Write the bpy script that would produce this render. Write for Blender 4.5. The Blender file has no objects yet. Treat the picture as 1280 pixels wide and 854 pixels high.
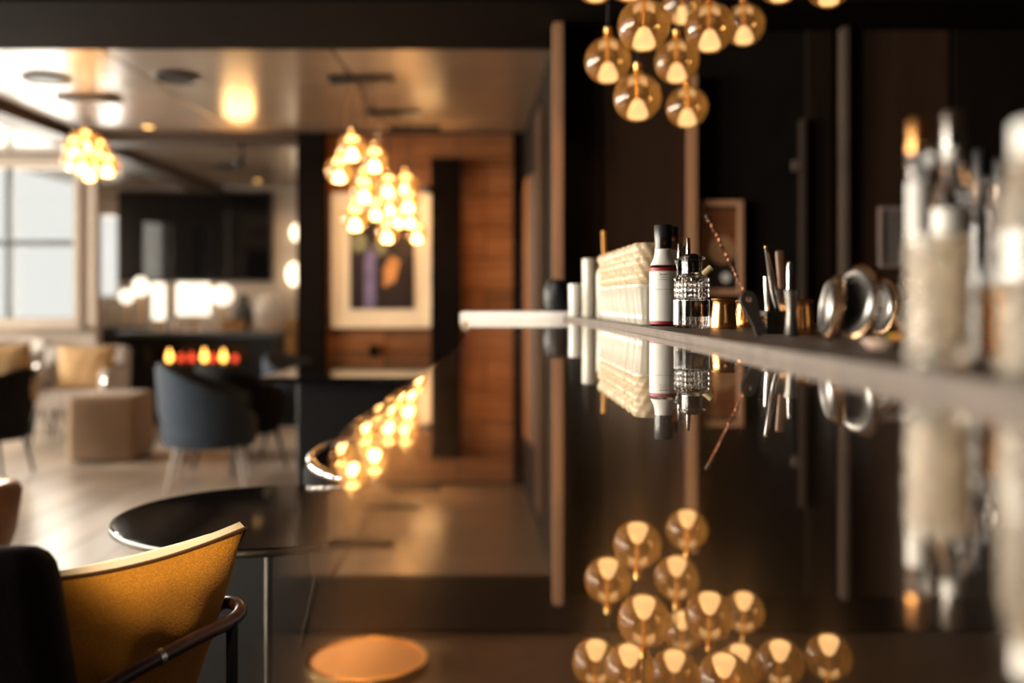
import bpy, bmesh, math, random
from mathutils import Vector, Matrix, Euler
random.seed(7)
C = bpy.context.scene
COL = C.collection
PI = math.pi

# ------------------------------------------------------------------ camera
F, HY, CZ = 1244.0, 375.0, 1.12           # focal length in px, horizon row, lens height
cam_d = bpy.data.cameras.new('camera')
cam = bpy.data.objects.new('camera', cam_d); COL.objects.link(cam)
cam.location = (0, 0, CZ); cam.rotation_euler = (PI/2, 0, 0)
cam_d.sensor_width = 36.0; cam_d.lens = F/1280*36.0
cam_d.shift_y = -(427-HY)/1280.0
cam_d.clip_start = 0.01; cam_d.clip_end = 100
cam_d.dof.use_dof = True; cam_d.dof.focus_distance = 1.78; cam_d.dof.aperture_fstop = 1.45
C.camera = cam

# ------------------------------------------------------------------ world, daylight, exposure
w = bpy.data.worlds.new('world'); C.world = w; w.use_nodes = True
w.node_tree.nodes['Background'].inputs[0].default_value = (0.93, 0.92, 0.88, 1)
w.node_tree.nodes['Background'].inputs[1].default_value = 1.0
def area(name, loc, rot, sx, sy, power, col):
    l = bpy.data.lights.new(name, 'AREA'); l.shape = 'RECTANGLE'; l.size = sx; l.size_y = sy
    l.energy = power; l.color = col
    o = bpy.data.objects.new(name, l); COL.objects.link(o); o.location = loc; o.rotation_euler = rot
    return o
DAY = (1.0, 0.90, 0.78)
# daylight outside the four windows of the left wall (the first one added) and the two of the far walls
for i, y in enumerate((-1.5, 1.2, 3.9, 6.6)):
    area('window_daylight_left', (-7.25, y, 1.55), (0, -PI/2, 0), 1.6, 1.9, (430, 420, 420, 520)[i], DAY)
area('window_daylight_bay', (-4.6, 8.95, 1.6), (-PI/2, 0, 0), 1.7, 1.4, 85, DAY)
area('window_daylight_far', (-4.52, 11.35, 1.6), (-PI/2, 0, 0), 0.28, 0.9, 20, DAY)
C.view_settings.view_transform = 'Standard'; C.view_settings.look = 'None'
C.view_settings.exposure = 0.0; C.view_settings.gamma = 1.0; C.view_settings.use_curve_mapping = False
C.cycles.transparent_max_bounces = 32
C.cycles.max_bounces = 14
C.cycles.transmission_bounces = 14

# ------------------------------------------------------------------ materials
def nm(name):
    m = bpy.data.materials.new(name); m.use_nodes = True
    nt = m.node_tree; return m, nt, nt.nodes['Principled BSDF']
def L(nt, a, b): nt.links.new(a, b)
def tex(nt, scale, stretch=(1,1,1), detail=4, rough=0.55):
    tc = nt.nodes.new('ShaderNodeTexCoord'); mp = nt.nodes.new('ShaderNodeMapping')
    mp.inputs['Scale'].default_value = stretch
    n = nt.nodes.new('ShaderNodeTexNoise'); n.inputs['Scale'].default_value = scale
    n.inputs['Detail'].default_value = detail; n.inputs['Roughness'].default_value = rough
    L(nt, tc.outputs['Object'], mp.inputs[0]); L(nt, mp.outputs[0], n.inputs['Vector'])
    return n
def ramp(nt, fac, stops):
    r = nt.nodes.new('ShaderNodeValToRGB'); e = r.color_ramp.elements
    while len(e) < len(stops): e.new(0.5)
    for el, (p, c) in zip(e, stops): el.position = p; el.color = (*c, 1)
    L(nt, fac, r.inputs[0]); return r
def plain(name, col, rough=0.5, metal=0.0, var=0.12, scale=9, stretch=(1,1,1), bump=0.0, spec=0.5, coat=0.0, sheen=0.0):
    m, nt, b = nm(name)
    n = tex(nt, scale, stretch)
    lo = tuple(c*(1-var) for c in col); hi = tuple(min(1, c*(1+var)) for c in col)
    r = ramp(nt, n.outputs[0], [(0.3, lo), (0.7, hi)]); L(nt, r.outputs[0], b.inputs['Base Color'])
    b.inputs['Roughness'].default_value = rough; b.inputs['Metallic'].default_value = metal
    b.inputs['Specular IOR Level'].default_value = spec; b.inputs['Coat Weight'].default_value = coat
    b.inputs['Sheen Weight'].default_value = sheen
    if bump:
        bp = nt.nodes.new('ShaderNodeBump'); bp.inputs['Strength'].default_value = bump; bp.inputs['Distance'].default_value = 0.002
        L(nt, n.outputs[0], bp.inputs['Height']); L(nt, bp.outputs[0], b.inputs['Normal'])
    return m
def wood(name, dark, light, rough=0.4, stretch=(1, 12, 12), scale=2.5, coat=0.0, spec=0.5):
    m, nt, b = nm(name)
    n = tex(nt, scale, stretch, 6, 0.6)
    oi = nt.nodes.new('ShaderNodeObjectInfo')
    r = ramp(nt, n.outputs[0], [(0.3, dark), (0.7, light)])
    hs = nt.nodes.new('ShaderNodeHueSaturation'); mr = nt.nodes.new('ShaderNodeMapRange')
    mr.inputs[3].default_value = 0.75; mr.inputs[4].default_value = 1.2
    L(nt, oi.outputs['Random'], mr.inputs[0]); L(nt, mr.outputs[0], hs.inputs['Value'])
    L(nt, r.outputs[0], hs.inputs['Color']); L(nt, hs.outputs[0], b.inputs['Base Color'])
    b.inputs['Roughness'].default_value = rough; b.inputs['Coat Weight'].default_value = coat; b.inputs['Specular IOR Level'].default_value = spec
    return m
def fabric(name, col, weave=420, bump=0.5, var=0.25, sheen=0.15):
    m, nt, b = nm(name)
    tc = nt.nodes.new('ShaderNodeTexCoord')
    v = nt.nodes.new('ShaderNodeTexVoronoi'); v.inputs['Scale'].default_value = weave; v.distance = 'MANHATTAN'
    L(nt, tc.outputs['Object'], v.inputs['Vector'])
    n = tex(nt, 6)
    mx = nt.nodes.new('ShaderNodeMix'); mx.data_type = 'FLOAT'; mx.inputs[0].default_value = 0.5
    L(nt, v.outputs['Distance'], mx.inputs[2]); L(nt, n.outputs[0], mx.inputs[3])
    r = ramp(nt, mx.outputs[0], [(0.25, tuple(c*(1+var) for c in col)), (0.6, tuple(c*(1-var) for c in col))])
    L(nt, r.outputs[0], b.inputs['Base Color'])
    bp = nt.nodes.new('ShaderNodeBump'); bp.inputs['Strength'].default_value = bump; bp.inputs['Distance'].default_value = 0.001
    L(nt, v.outputs['Distance'], bp.inputs['Height']); L(nt, bp.outputs[0], b.inputs['Normal'])
    b.inputs['Roughness'].default_value = 0.85; b.inputs['Sheen Weight'].default_value = sheen; b.inputs['Specular IOR Level'].default_value = 0.2
    return m
def glass(name, col=(1,1,1), rough=0.0, ior=1.48):
    m, nt, b = nm(name)
    b.inputs['Base Color'].default_value = (*col, 1); b.inputs['Transmission Weight'].default_value = 1
    b.inputs['Roughness'].default_value = rough; b.inputs['IOR'].default_value = ior
    return m
def thin_glass(name, tint, refl_ior=1.5, rough=0.02, haze=0.0):
    m = bpy.data.materials.new(name); m.use_nodes = True; nt = m.node_tree; nt.nodes.clear()
    o = nt.nodes.new('ShaderNodeOutputMaterial'); mx = nt.nodes.new('ShaderNodeMixShader')
    t = nt.nodes.new('ShaderNodeBsdfTransparent'); g = nt.nodes.new('ShaderNodeBsdfGlossy')
    lw = nt.nodes.new('ShaderNodeFresnel'); lw.inputs[0].default_value = refl_ior
    t.inputs[0].default_value = (*tint, 1); g.inputs['Roughness'].default_value = rough
    L(nt, lw.outputs[0], mx.inputs[0]); L(nt, t.outputs[0], mx.inputs[1]); L(nt, g.outputs[0], mx.inputs[2])
    if haze:                                           # faint lustre film that glows with the bulb inside
        tr = nt.nodes.new('ShaderNodeBsdfTranslucent'); tr.inputs[0].default_value = (0.95, 0.55, 0.18, 1)
        m2 = nt.nodes.new('ShaderNodeMixShader'); m2.inputs[0].default_value = haze
        L(nt, mx.outputs[0], m2.inputs[1]); L(nt, tr.outputs[0], m2.inputs[2]); L(nt, m2.outputs[0], o.inputs[0])
    else: L(nt, mx.outputs[0], o.inputs[0])
    return m
def emit(name, col, strength):
    m, nt, b = nm(name)
    b.inputs['Base Color'].default_value = (*col, 1)
    b.inputs['Emission Color'].default_value = (*col, 1); b.inputs['Emission Strength'].default_value = strength
    return m

M = {}
# polished black bar top: sharp mirror layer with a slightly brushed layer that draws lamp highlights out
def bar_top():
    m = bpy.data.materials.new('polished_bar_top'); m.use_nodes = True; nt = m.node_tree; nt.nodes.clear()
    o = nt.nodes.new('ShaderNodeOutputMaterial')
    a = nt.nodes.new('ShaderNodeBsdfPrincipled'); b = nt.nodes.new('ShaderNodeBsdfPrincipled')
    for s, r, c in ((a, 0.012, (0.93, 0.90, 0.86)), (b, 0.17, (0.90, 0.80, 0.70))):
        s.inputs['Base Color'].default_value = (*c, 1); s.inputs['Metallic'].default_value = 1; s.inputs['Roughness'].default_value = r
    mx = nt.nodes.new('ShaderNodeMixShader'); n = tex(nt, 3)
    mr = nt.nodes.new('ShaderNodeMapRange'); mr.inputs[3].default_value = 0.16; mr.inputs[4].default_value = 0.24
    L(nt, n.outputs[0], mr.inputs[0]); L(nt, mr.outputs[0], mx.inputs[0])
    L(nt, a.outputs[0], mx.inputs[1]); L(nt, b.outputs[0], mx.inputs[2]); L(nt, mx.outputs[0], o.inputs[0])
    return m
M['bar_top'] = bar_top()
M['ledge'] = plain('ledge_stone', (0.15, 0.115, 0.095), 0.5, var=0.25, scale=30, bump=0.1)
M['pale_stone'] = plain('pale_stone', (0.82, 0.78, 0.72), 0.3, var=0.06, scale=5)
M['bar_body'] = wood('bar_body_wood', (0.012, 0.008, 0.006), (0.03, 0.018, 0.012), 0.4)
M['floor'] = wood('floor_wood', (0.40, 0.33, 0.27), (0.54, 0.46, 0.385), 0.28, (14, 1, 1), 1.4)
M['ceil'] = plain('ceiling_lacquer', (0.22, 0.16, 0.115), 0.26, var=0.08, scale=3, spec=0.45)
M['ceil_dark'] = plain('dark_ceiling', (0.14, 0.08, 0.045), 0.28, var=0.15, spec=0.5)
M['beam'] = wood('beam_wood', (0.004, 0.0026, 0.002), (0.008, 0.005, 0.004), 0.85, spec=0.05)
M['trim_dark'] = plain('dark_brown_trim', (0.05, 0.034, 0.025), 0.6, spec=0.2)
M['beam_brown'] = wood('brown_beam', (0.035, 0.018, 0.010), (0.06, 0.032, 0.018), 0.5)
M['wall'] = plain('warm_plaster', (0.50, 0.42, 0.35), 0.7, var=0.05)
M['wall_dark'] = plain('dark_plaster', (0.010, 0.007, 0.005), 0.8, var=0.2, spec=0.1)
M['panel_dark'] = wood('back_bar_panel', (0.010, 0.006, 0.004), (0.018, 0.010, 0.006), 0.7, (12, 12, 1), 2, spec=0.12)
M['panel_brown'] = wood('brown_panel', (0.035, 0.018, 0.010), (0.05, 0.026, 0.015), 0.6, (12, 12, 1), 2, spec=0.15)
M['cedar'] = wood('cedar_boards', (0.20, 0.075, 0.025), (0.36, 0.145, 0.05), 0.5, (1, 10, 10), 2.2, spec=0.3)
M['pale_trim'] = wood('pale_edge_trim', (0.46, 0.23, 0.12), (0.60, 0.32, 0.18), 0.4, (8, 8, 1), 2)
M['grey_trim'] = plain('grey_metal_trim', (0.12, 0.085, 0.065), 0.6, 0.0, spec=0.2)
M['black'] = plain('satin_black', (0.008, 0.008, 0.009), 0.4, var=0.1, spec=0.3)
M['gloss_black'] = plain('gloss_black', (0.006, 0.006, 0.007), 0.05, spec=0.35)
M['steel'] = plain('polished_steel', (0.72, 0.70, 0.67), 0.14, 1.0, var=0.05)
M['dark_steel'] = plain('brushed_dark_steel', (0.16, 0.145, 0.13), 0.34, 0.8, var=0.2, scale=60, stretch=(1, 1, 20))
M['strainer_plate'] = plain('worn_silver', (0.42, 0.40, 0.38), 0.3, 0.9, var=0.2, scale=30)
M['copper'] = plain('polished_copper', (0.93, 0.44, 0.15), 0.24, 1.0, var=0.15, scale=25, bump=0.3)
M['spoon_copper'] = plain('dark_copper_spoon', (0.30, 0.13, 0.07), 0.35, 1.0, var=0.2, scale=60)
M['blade_grey'] = plain('worn_grey_blade', (0.15, 0.125, 0.105), 0.5, 0.2, var=0.2, scale=40)
M['strainer_dark'] = plain('strainer_centre', (0.20, 0.185, 0.17), 0.45, 0.6, var=0.3, scale=40)
M['copper_dull'] = plain('aged_copper_wire', (0.52, 0.34, 0.20), 0.3, 1.0, var=0.2, scale=60)
M['gold'] = plain('brass', (0.86, 0.55, 0.20), 0.2, 1.0, var=0.1)
M['amber_glass'] = thin_glass('amber_globe_glass', (0.90, 0.66, 0.38), 1.75, haze=0.14)
M['amber_inner'] = thin_glass('amber_globe_inner', (0.92, 0.74, 0.50), 1.75, haze=0.03)
M['pane'] = thin_glass('window_pane', (0.97, 0.98, 0.97), 1.35)
M['bulb_near'] = emit('frosted_bulb_dim', (1.0, 0.80, 0.58), 1.5)
M['bulb_far'] = emit('frosted_bulb_warm', (1.0, 0.72, 0.42), 24)
M['downlight'] = emit('downlight_amber', (1.0, 0.62, 0.22), 5)
M['amber_diffuser'] = emit('amber_diffuser', (1.0, 0.38, 0.10), 0.36)  # glow put in for a warm-lit patch of ceiling
M['flame'] = emit('flame', (1.0, 0.45, 0.08), 7)
M['ember'] = emit('ember', (0.9, 0.08, 0.03), 2)
M['shade'] = emit('lit_lamp_shade', (1.0, 0.90, 0.74), 1.6)
M['sconce'] = emit('lit_sconce', (1.0, 0.80, 0.55), 4)
M['clear'] = glass('clear_glass')
M['crystal'] = glass('cut_crystal', (0.99, 0.90, 0.77), 0.06, 1.52); M['crystal'].node_tree.nodes['Principled BSDF'].inputs['Transmission Weight'].default_value = 0.82
M['frost'] = plain('frosted_tumbler_glass', (0.74, 0.68, 0.57), 0.25, var=0.05, scale=40); M['frost'].node_tree.nodes['Principled BSDF'].inputs['Transmission Weight'].default_value = 0.25
M['cream_cup'] = plain('cream_ridged_glass', (0.62, 0.47, 0.30), 0.3, var=0.2, scale=60)
M['bitters'] = plain('dark_bitters', (0.010, 0.006, 0.004), 0.1)
M['amber_drink'] = glass('amber_drink', (0.90, 0.42, 0.10), 0.05, 1.36)
M['label'] = plain('paper_label', (0.86, 0.83, 0.78), 0.6, var=0.04, scale=40)
M['label_red'] = plain('red_band', (0.35, 0.02, 0.02), 0.5)
M['ink'] = plain('label_ink', (0.10, 0.08, 0.07), 0.6)
M['cap'] = plain('black_bottle_cap', (0.02, 0.02, 0.022), 0.35)
M['foil'] = plain('black_foil', (0.014, 0.010, 0.008), 0.3)
M['brown_neck'] = plain('brown_neck_wrap', (0.35, 0.17, 0.10), 0.4)
M['cork'] = plain('cork', (0.62, 0.48, 0.24), 0.85, var=0.25, scale=220, bump=0.6)
M['orange'] = plain('orange_paper', (0.80, 0.33, 0.03), 0.6)
M['walnut'] = wood('walnut_handle', (0.20, 0.09, 0.045), (0.34, 0.17, 0.09), 0.45, (14, 14, 1), 8)
M['blue'] = fabric('blue_upholstery', (0.040, 0.056, 0.080), 160)
M['black_cloth'] = fabric('black_upholstery', (0.008, 0.007, 0.007), 200, sheen=0.0)
M['brown_cloth'] = fabric('dark_brown_velvet', (0.010, 0.006, 0.004), 300, sheen=0.0)
M['ochre'] = fabric('ochre_wool', (0.62, 0.25, 0.02), 380, 0.35, 0.35, 0.1)
M['cream_gusset'] = fabric('cream_linen', (0.86, 0.70, 0.48), 380, 0.4, 0.1)
M['piping'] = plain('brown_piping', (0.10, 0.035, 0.008), 0.7)
M['tan'] = fabric('tan_fabric', (0.62, 0.40, 0.20), 220)
M['tan_leather'] = plain('tan_leather', (0.42, 0.20, 0.09), 0.45, var=0.15, bump=0.2)
M['leather'] = plain('dark_leather', (0.035, 0.014, 0.010), 0.28, var=0.3, scale=40, bump=0.3, coat=0.3)
M['oat'] = fabric('oatmeal_fabric', (0.37, 0.25, 0.16), 180)
M['grey_cloth'] = fabric('pale_grey_fabric', (0.55, 0.50, 0.46), 180)
M['grey_panel'] = plain('slate_grey', (0.06, 0.065, 0.07), 0.5)
M['honey'] = wood('honey_wood', (0.50, 0.24, 0.08), (0.66, 0.36, 0.13), 0.35, (1, 10, 10), 3)
M['white_glaze'] = plain('white_glaze', (0.85, 0.82, 0.77), 0.2, var=0.04)
M['mat_board'] = plain('cream_mat', (0.80, 0.68, 0.50), 0.7, var=0.03)
M['green'] = plain('lime_peel', (0.35, 0.42, 0.05), 0.5, var=0.3, scale=60)
M['pink_dish'] = plain('pale_dish', (0.62, 0.45, 0.36), 0.35)
M['art_paper'] = plain('notice_paper', (0.17, 0.14, 0.125), 0.7, var=0.2, scale=30)
M['notice_frame'] = plain('notice_frame', (0.30, 0.21, 0.18), 0.5)

# ------------------------------------------------------------------ mesh helpers
def P(px, py, d):                                   # a point seen at (px, py) whose distance along the view is d
    return Vector(((px-640)*d/F, d, CZ-(py-HY)*d/F))
def xf(bm, verts, loc=(0,0,0), rot=None):
    m = Matrix.Translation(loc)
    if rot is not None: m = m @ (rot.to_4x4() if isinstance(rot, Matrix) else Euler(rot).to_matrix().to_4x4())
    bmesh.ops.transform(bm, matrix=m, verts=verts)
def bx(bm, c, s, rot=None, bev=0.0, seg=2):
    t = bmesh.new(); r = bmesh.ops.create_cube(t, size=1)
    bmesh.ops.scale(t, vec=s, verts=t.verts)
    if bev: bmesh.ops.bevel(t, geom=t.edges[:], offset=bev, segments=seg, affect='EDGES', profile=0.6)
    merge(bm, t, c, rot)
def merge(bm, t, loc=(0,0,0), rot=None):
    xf(t, t.verts[:], loc, rot)
    vm = {}
    for v in t.verts: vm[v] = bm.verts.new(v.co)
    for f in t.faces:
        try: bm.faces.new([vm[v] for v in f.verts])
        except ValueError: pass
    t.free()
def lathe(bm, prof, loc=(0,0,0), rot=None, seg=32, rad=None, close=True):
    """prof: list of (r, z); rad(theta, r, z) may modulate the radius"""
    t = bmesh.new(); rings = []
    for r, z in prof:
        if r <= 1e-6: rings.append([t.verts.new((0, 0, z))]); continue
        ring = []
        for k in range(seg):
            a = 2*PI*k/seg; rr = rad(a, r, z) if rad else r
            ring.append(t.verts.new((rr*math.cos(a), rr*math.sin(a), z)))
        rings.append(ring)
    for A, B in zip(rings, rings[1:]):
        if len(A) == 1 and len(B) == 1: continue
        for k in range(seg):
            k2 = (k+1) % seg
            if len(A) == 1: t.faces.new((A[0], B[k2], B[k]))
            elif len(B) == 1: t.faces.new((A[k], A[k2], B[0]))
            else: t.faces.new((A[k], A[k2], B[k2], B[k]))
    if close:
        if len(rings[0]) > 1: t.faces.new(list(reversed(rings[0])))
        if len(rings[-1]) > 1: t.faces.new(rings[-1])
    bmesh.ops.recalc_face_normals(t, faces=t.faces)
    merge(bm, t, loc, rot)
def tube(bm, pts, r, seg=10, cap=True, smooth=0):
    pts = [Vector(p) for p in pts]
    for _ in range(smooth):
        q = [pts[0]]
        for a, b in zip(pts, pts[1:]): q += [a*0.75+b*0.25, a*0.25+b*0.75]
        pts = q + [pts[-1]]
    n = len(pts); rs = r if isinstance(r, (list, tuple)) else [r]*n
    if len(rs) != n: rs = [rs[min(len(rs)-1, int(i*len(rs)/n))] for i in range(n)]
    t = bmesh.new(); rings = []
    tan0 = (pts[1]-pts[0]).normalized()
    up = Vector((0,0,1)) if abs(tan0.z) < 0.9 else Vector((1,0,0))
    nrm = (up - tan0*up.dot(tan0)).normalized()
    for i, p in enumerate(pts):
        tg = (pts[min(i+1, n-1)]-pts[max(i-1, 0)]).normalized()
        nrm = (nrm - tg*nrm.dot(tg)).normalized(); b = tg.cross(nrm)
        rings.append([t.verts.new(p + (nrm*math.cos(2*PI*k/seg)+b*math.sin(2*PI*k/seg))*rs[i]) for k in range(seg)])
    for A, B in zip(rings, rings[1:]):
        for k in range(seg): t.faces.new((A[k], A[(k+1)%seg], B[(k+1)%seg], B[k]))
    if cap: t.faces.new(list(reversed(rings[0]))); t.faces.new(rings[-1])
    bmesh.ops.recalc_face_normals(t, faces=t.faces)
    merge(bm, t)
def ball(bm, c, r, sub=3, sc=(1,1,1)):
    t = bmesh.new(); bmesh.ops.create_icosphere(t, subdivisions=sub, radius=r)
    bmesh.ops.scale(t, vec=sc, verts=t.verts); merge(bm, t, c)
def prism(bm, poly, z0, z1, bev=0.0):
    t = bmesh.new()
    a = [t.verts.new((x, y, z0)) for x, y in poly]; b = [t.verts.new((x, y, z1)) for x, y in poly]
    n = len(poly)
    t.faces.new(list(reversed(a))); t.faces.new(b)
    for k in range(n): t.faces.new((a[k], a[(k+1)%n], b[(k+1)%n], b[k]))
    bmesh.ops.recalc_face_normals(t, faces=t.faces)
    if bev:
        es = [e for e in t.edges if abs(e.verts[0].co.z-e.verts[1].co.z) < 1e-6]
        bmesh.ops.bevel(t, geom=es, offset=bev, segments=2, affect='EDGES')
    merge(bm, t)
def obj(name, bm, mat, parent=None, smooth=True, loc=None, rot=None, label=None):
    me = bpy.data.meshes.new(name)
    if isinstance(bm, bpy.types.Mesh): me = bm
    else:
        bm.to_mesh(me); bm.free()
        if smooth:
            me.polygons.foreach_set('use_smooth', [True]*len(me.polygons)); me.set_sharp_from_angle(angle=math.radians(38))
        me.materials.append(M[mat])
    o = bpy.data.objects.new(name, me); COL.objects.link(o)
    if parent: o.parent = parent
    if loc is not None: o.location = loc
    if rot is not None: o.rotation_euler = rot
    if label: o['label'] = label
    return o
def tag(o, label, cat, group=None, kind=None):
    o['label'] = label; o['category'] = cat
    if group: o['group'] = group
    if kind: o['kind'] = kind
    return o
def thing(name, label, cat, loc=(0,0,0), rz=0.0, group=None):
    o = bpy.data.objects.new(name, None); COL.objects.link(o); o.empty_display_size = 0.05
    o.location = loc; o.rotation_euler = (0, 0, rz)
    return tag(o, label, cat, group)
def struct(name, bm, mat, parent=None, smooth=False):
    o = obj(name, bm, mat, parent, smooth)
    if parent is None: o['kind'] = 'structure'
    return o
def dup(root, loc, rz=None, label=None, scale=None):
    def cp(o, par):
        c = o.copy(); COL.objects.link(c)
        if par: c.parent = par
        for ch in list(o.children): cp(ch, c)
        return c
    r = cp(root, None); r.location = loc
    if rz is not None: r.rotation_euler = (0, 0, rz)
    if scale: r.scale = (scale,)*3
    if label: r['label'] = label
    return r
B = bmesh.new
def one(fn, *a, **k):
    bm = B(); fn(bm, *a, **k); return bm
def wallbox(name, x0, x1, y0, y1, z0, z1, mat, parent=None):
    return struct(name, one(bx, ((x0+x1)/2, (y0+y1)/2, (z0+z1)/2), (x1-x0, y1-y0, z1-z0)), mat, parent)
_pieces = {}
def piece(name, parent, c, s, mat, bev=0.004):
    key = (name, tuple(round(v, 3) for v in s), mat)
    if key not in _pieces:
        o = obj(name, one(bx, (0,0,0), s, None, bev, 1), mat, parent, False); _pieces[key] = o.data
    else: o = obj(name, _pieces[key], mat, parent, False)
    o.location = c; return o

# ------------------------------------------------------------------ the room
ZC = 2.37                                            # lounge ceiling
fl = wallbox('floor', -7.2, 3.4, -3.2, 8.74, -0.12, -0.02, 'beam')
wallbox('floor_segment', -4.8, -1.3, 8.74, 11.3, -0.12, -0.02, 'beam', fl)
for i in range(30):
    x = -6.2 + i*0.24; off = (i % 3)*0.7
    for k in range(5):
        y0 = max(1.6, 0.6+off+k*2.3); y1 = min(11.2, 0.6+off+(k+1)*2.3)
        if x < -4.4 or (k >= 3 and x < -3.2): y1 = min(y1, 8.6)
        if y1-y0 > 0.3: piece('floorboard', fl, (x, (y0+y1)/2, -0.01), (0.236, y1-y0-0.004, 0.02), 'floor', 0.002)
ce = wallbox('ceiling', -7.2, 3.4, 4.2, 8.74, ZC+0.03, ZC+0.15, 'beam')
wallbox('ceiling_segment', -4.8, -1.3, 8.74, 11.3, ZC+0.03, ZC+0.15, 'beam', ce)
for (xs, ys) in (([-3.2, -2.05, -0.9, 0.25], [4.95, 5.77, 6.86, 7.42]), ([-6.9, -5.75, -4.6, -3.5], [4.95, 6.0, 7.2, 8.5]), ([-4.75, -4.1, -3.5], [8.9, 10.0, 11.1]), ([-3.2, -2.4, -1.4], [7.72, 8.8, 9.9, 11.1])):
    for x0, x1 in zip(xs, xs[1:]):
        for y0, y1 in zip(ys, ys[1:]):
            piece('ceiling_panel', ce, ((x0+x1)/2, (y0+y1)/2, ZC+0.015), (x1-x0-0.012, y1-y0-0.012, 0.03), 'ceil', 0.003)
wallbox('ceiling_bar', -7.2, 3.4, -3.2, 4.2, 2.39, 2.62, 'ceil_dark')
wallbox('trim_1', -7.2, 3.4, 4.15, 4.95, ZC-0.005, 2.62, 'beam')            # bulkhead beam across the room
wallbox('trim_2', -3.5, -1.42, 7.45, 7.70, ZC-0.07, ZC+0.02, 'beam_brown')  # header of the opening
wallbox('trim_3', -3.48, -3.22, 4.95, 11.1, ZC-0.07, ZC+0.02, 'beam_brown') # long beam running away
# wall with the framed picture, boarded
WY = 7.5
wp = wallbox('wall_picture', -1.58, 0.20, WY+0.03, WY+0.2, 0, ZC, 'beam')
zs = [0.02+0.235*k for k in range(11)]
for k, (z0, z1) in enumerate(zip(zs, zs[1:])):
    xs = [-1.40, -0.95, -0.42, 0.12] if k % 2 else [-1.40, -1.15, -0.65, -0.20, 0.12]
    for x0, x1 in zip(xs, xs[1:]):
        piece('wall_board', wp, ((x0+x1)/2, WY+0.015, (z0+min(z1, ZC))/2), (x1-x0-0.008, 0.03+0.004*((k*3+int(x0*10)) % 3), min(z1, ZC)-z0-0.008), 'cedar')
wallbox('trim_4', -1.60, -1.40, WY-0.10, WY+0.06, 0, ZC, 'beam')           # dark jamb of the opening
wallbox('trim_5', -0.60, -0.385, WY-0.14, WY-0.01, 0, ZC-0.20, 'beam')     # dark column right of the picture
wallbox('trim_6', 0.005, 0.075, WY-0.10, WY-0.01, 0, ZC, 'beam')
wallbox('trim_7', -1.07, -1.00, WY-0.05, WY-0.005, 0, 0.78, 'beam')
wallbox('trim_8', -1.40, -0.60, WY-0.03, WY-0.005, 0.66, 0.70, 'beam_brown')
# side return wall between the picture wall and the back bar
def slab(name, a, b, th, z0, z1, mat, parent=None):
    a = Vector((a[0], a[1], 0)); b = Vector((b[0], b[1], 0)); n = (b-a).cross(Vector((0,0,1))).normalized()*th
    return struct(name, one(prism, [(a.x, a.y), (b.x, b.y), (b.x+n.x, b.y+n.y), (a.x+n.x, a.y+n.y)], z0, z1), mat, parent)
A0, A1 = Vector((0.215, 4.55)), Vector((0.09, 7.48))
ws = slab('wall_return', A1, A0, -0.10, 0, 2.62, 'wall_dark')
def along(t): return A0.lerp(A1, t)
for t0, t1, mt, z1 in ((0.30, 0.46, 'panel_brown', 2.2), (0.50, 0.66, 'grey_trim', 1.9), (0.70, 0.86, 'cedar', 1.95), (0.88, 0.98, 'panel_brown', 1.9)):
    a, b = along(t1), along(t0)
    slab('wall_panel', a, b, 0.02, 0.05, z1, mt, ws)
wallbox('trim_9', 0.187, 0.228, 4.46, 4.56, 0, 2.40, 'pale_trim')          # pale corner post
# back bar wall
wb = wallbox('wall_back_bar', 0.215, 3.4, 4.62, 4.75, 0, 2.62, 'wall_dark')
for x0, x1, z1, mt in ((0.27, 0.42, 2.55, 'panel_dark'), (0.43, 0.80, 2.55, 'panel_brown'), (0.86, 1.30, 1.05, 'panel_dark'), (1.36, 1.48, 2.55, 'panel_dark'), (1.56, 2.02, 2.55, 'panel_brown'), (2.04, 2.6, 2.55, 'panel_dark'), (2.62, 3.2, 2.55, 'panel_dark')):
    piece('wall_panel', wb, ((x0+x1)/2, 4.605, z1/2+0.01), (x1-x0, 0.03, z1), mt)
wallbox('trim_10', 0.805, 0.842, 4.53, 4.62, 0, 2.15, 'pale_trim')
wallbox('trim_11', 1.328, 1.346, 4.55, 4.62, 0, 1.95, 'trim_dark')
wallbox('trim_12', 1.508, 1.534, 4.53, 4.62, 0, 2.62, 'grey_trim')
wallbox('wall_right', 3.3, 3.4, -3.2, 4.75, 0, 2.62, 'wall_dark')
wallbox('wall_rear', -7.2, 3.4, -3.2, -3.1, 0, 2.62, 'wall_dark')
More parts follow.
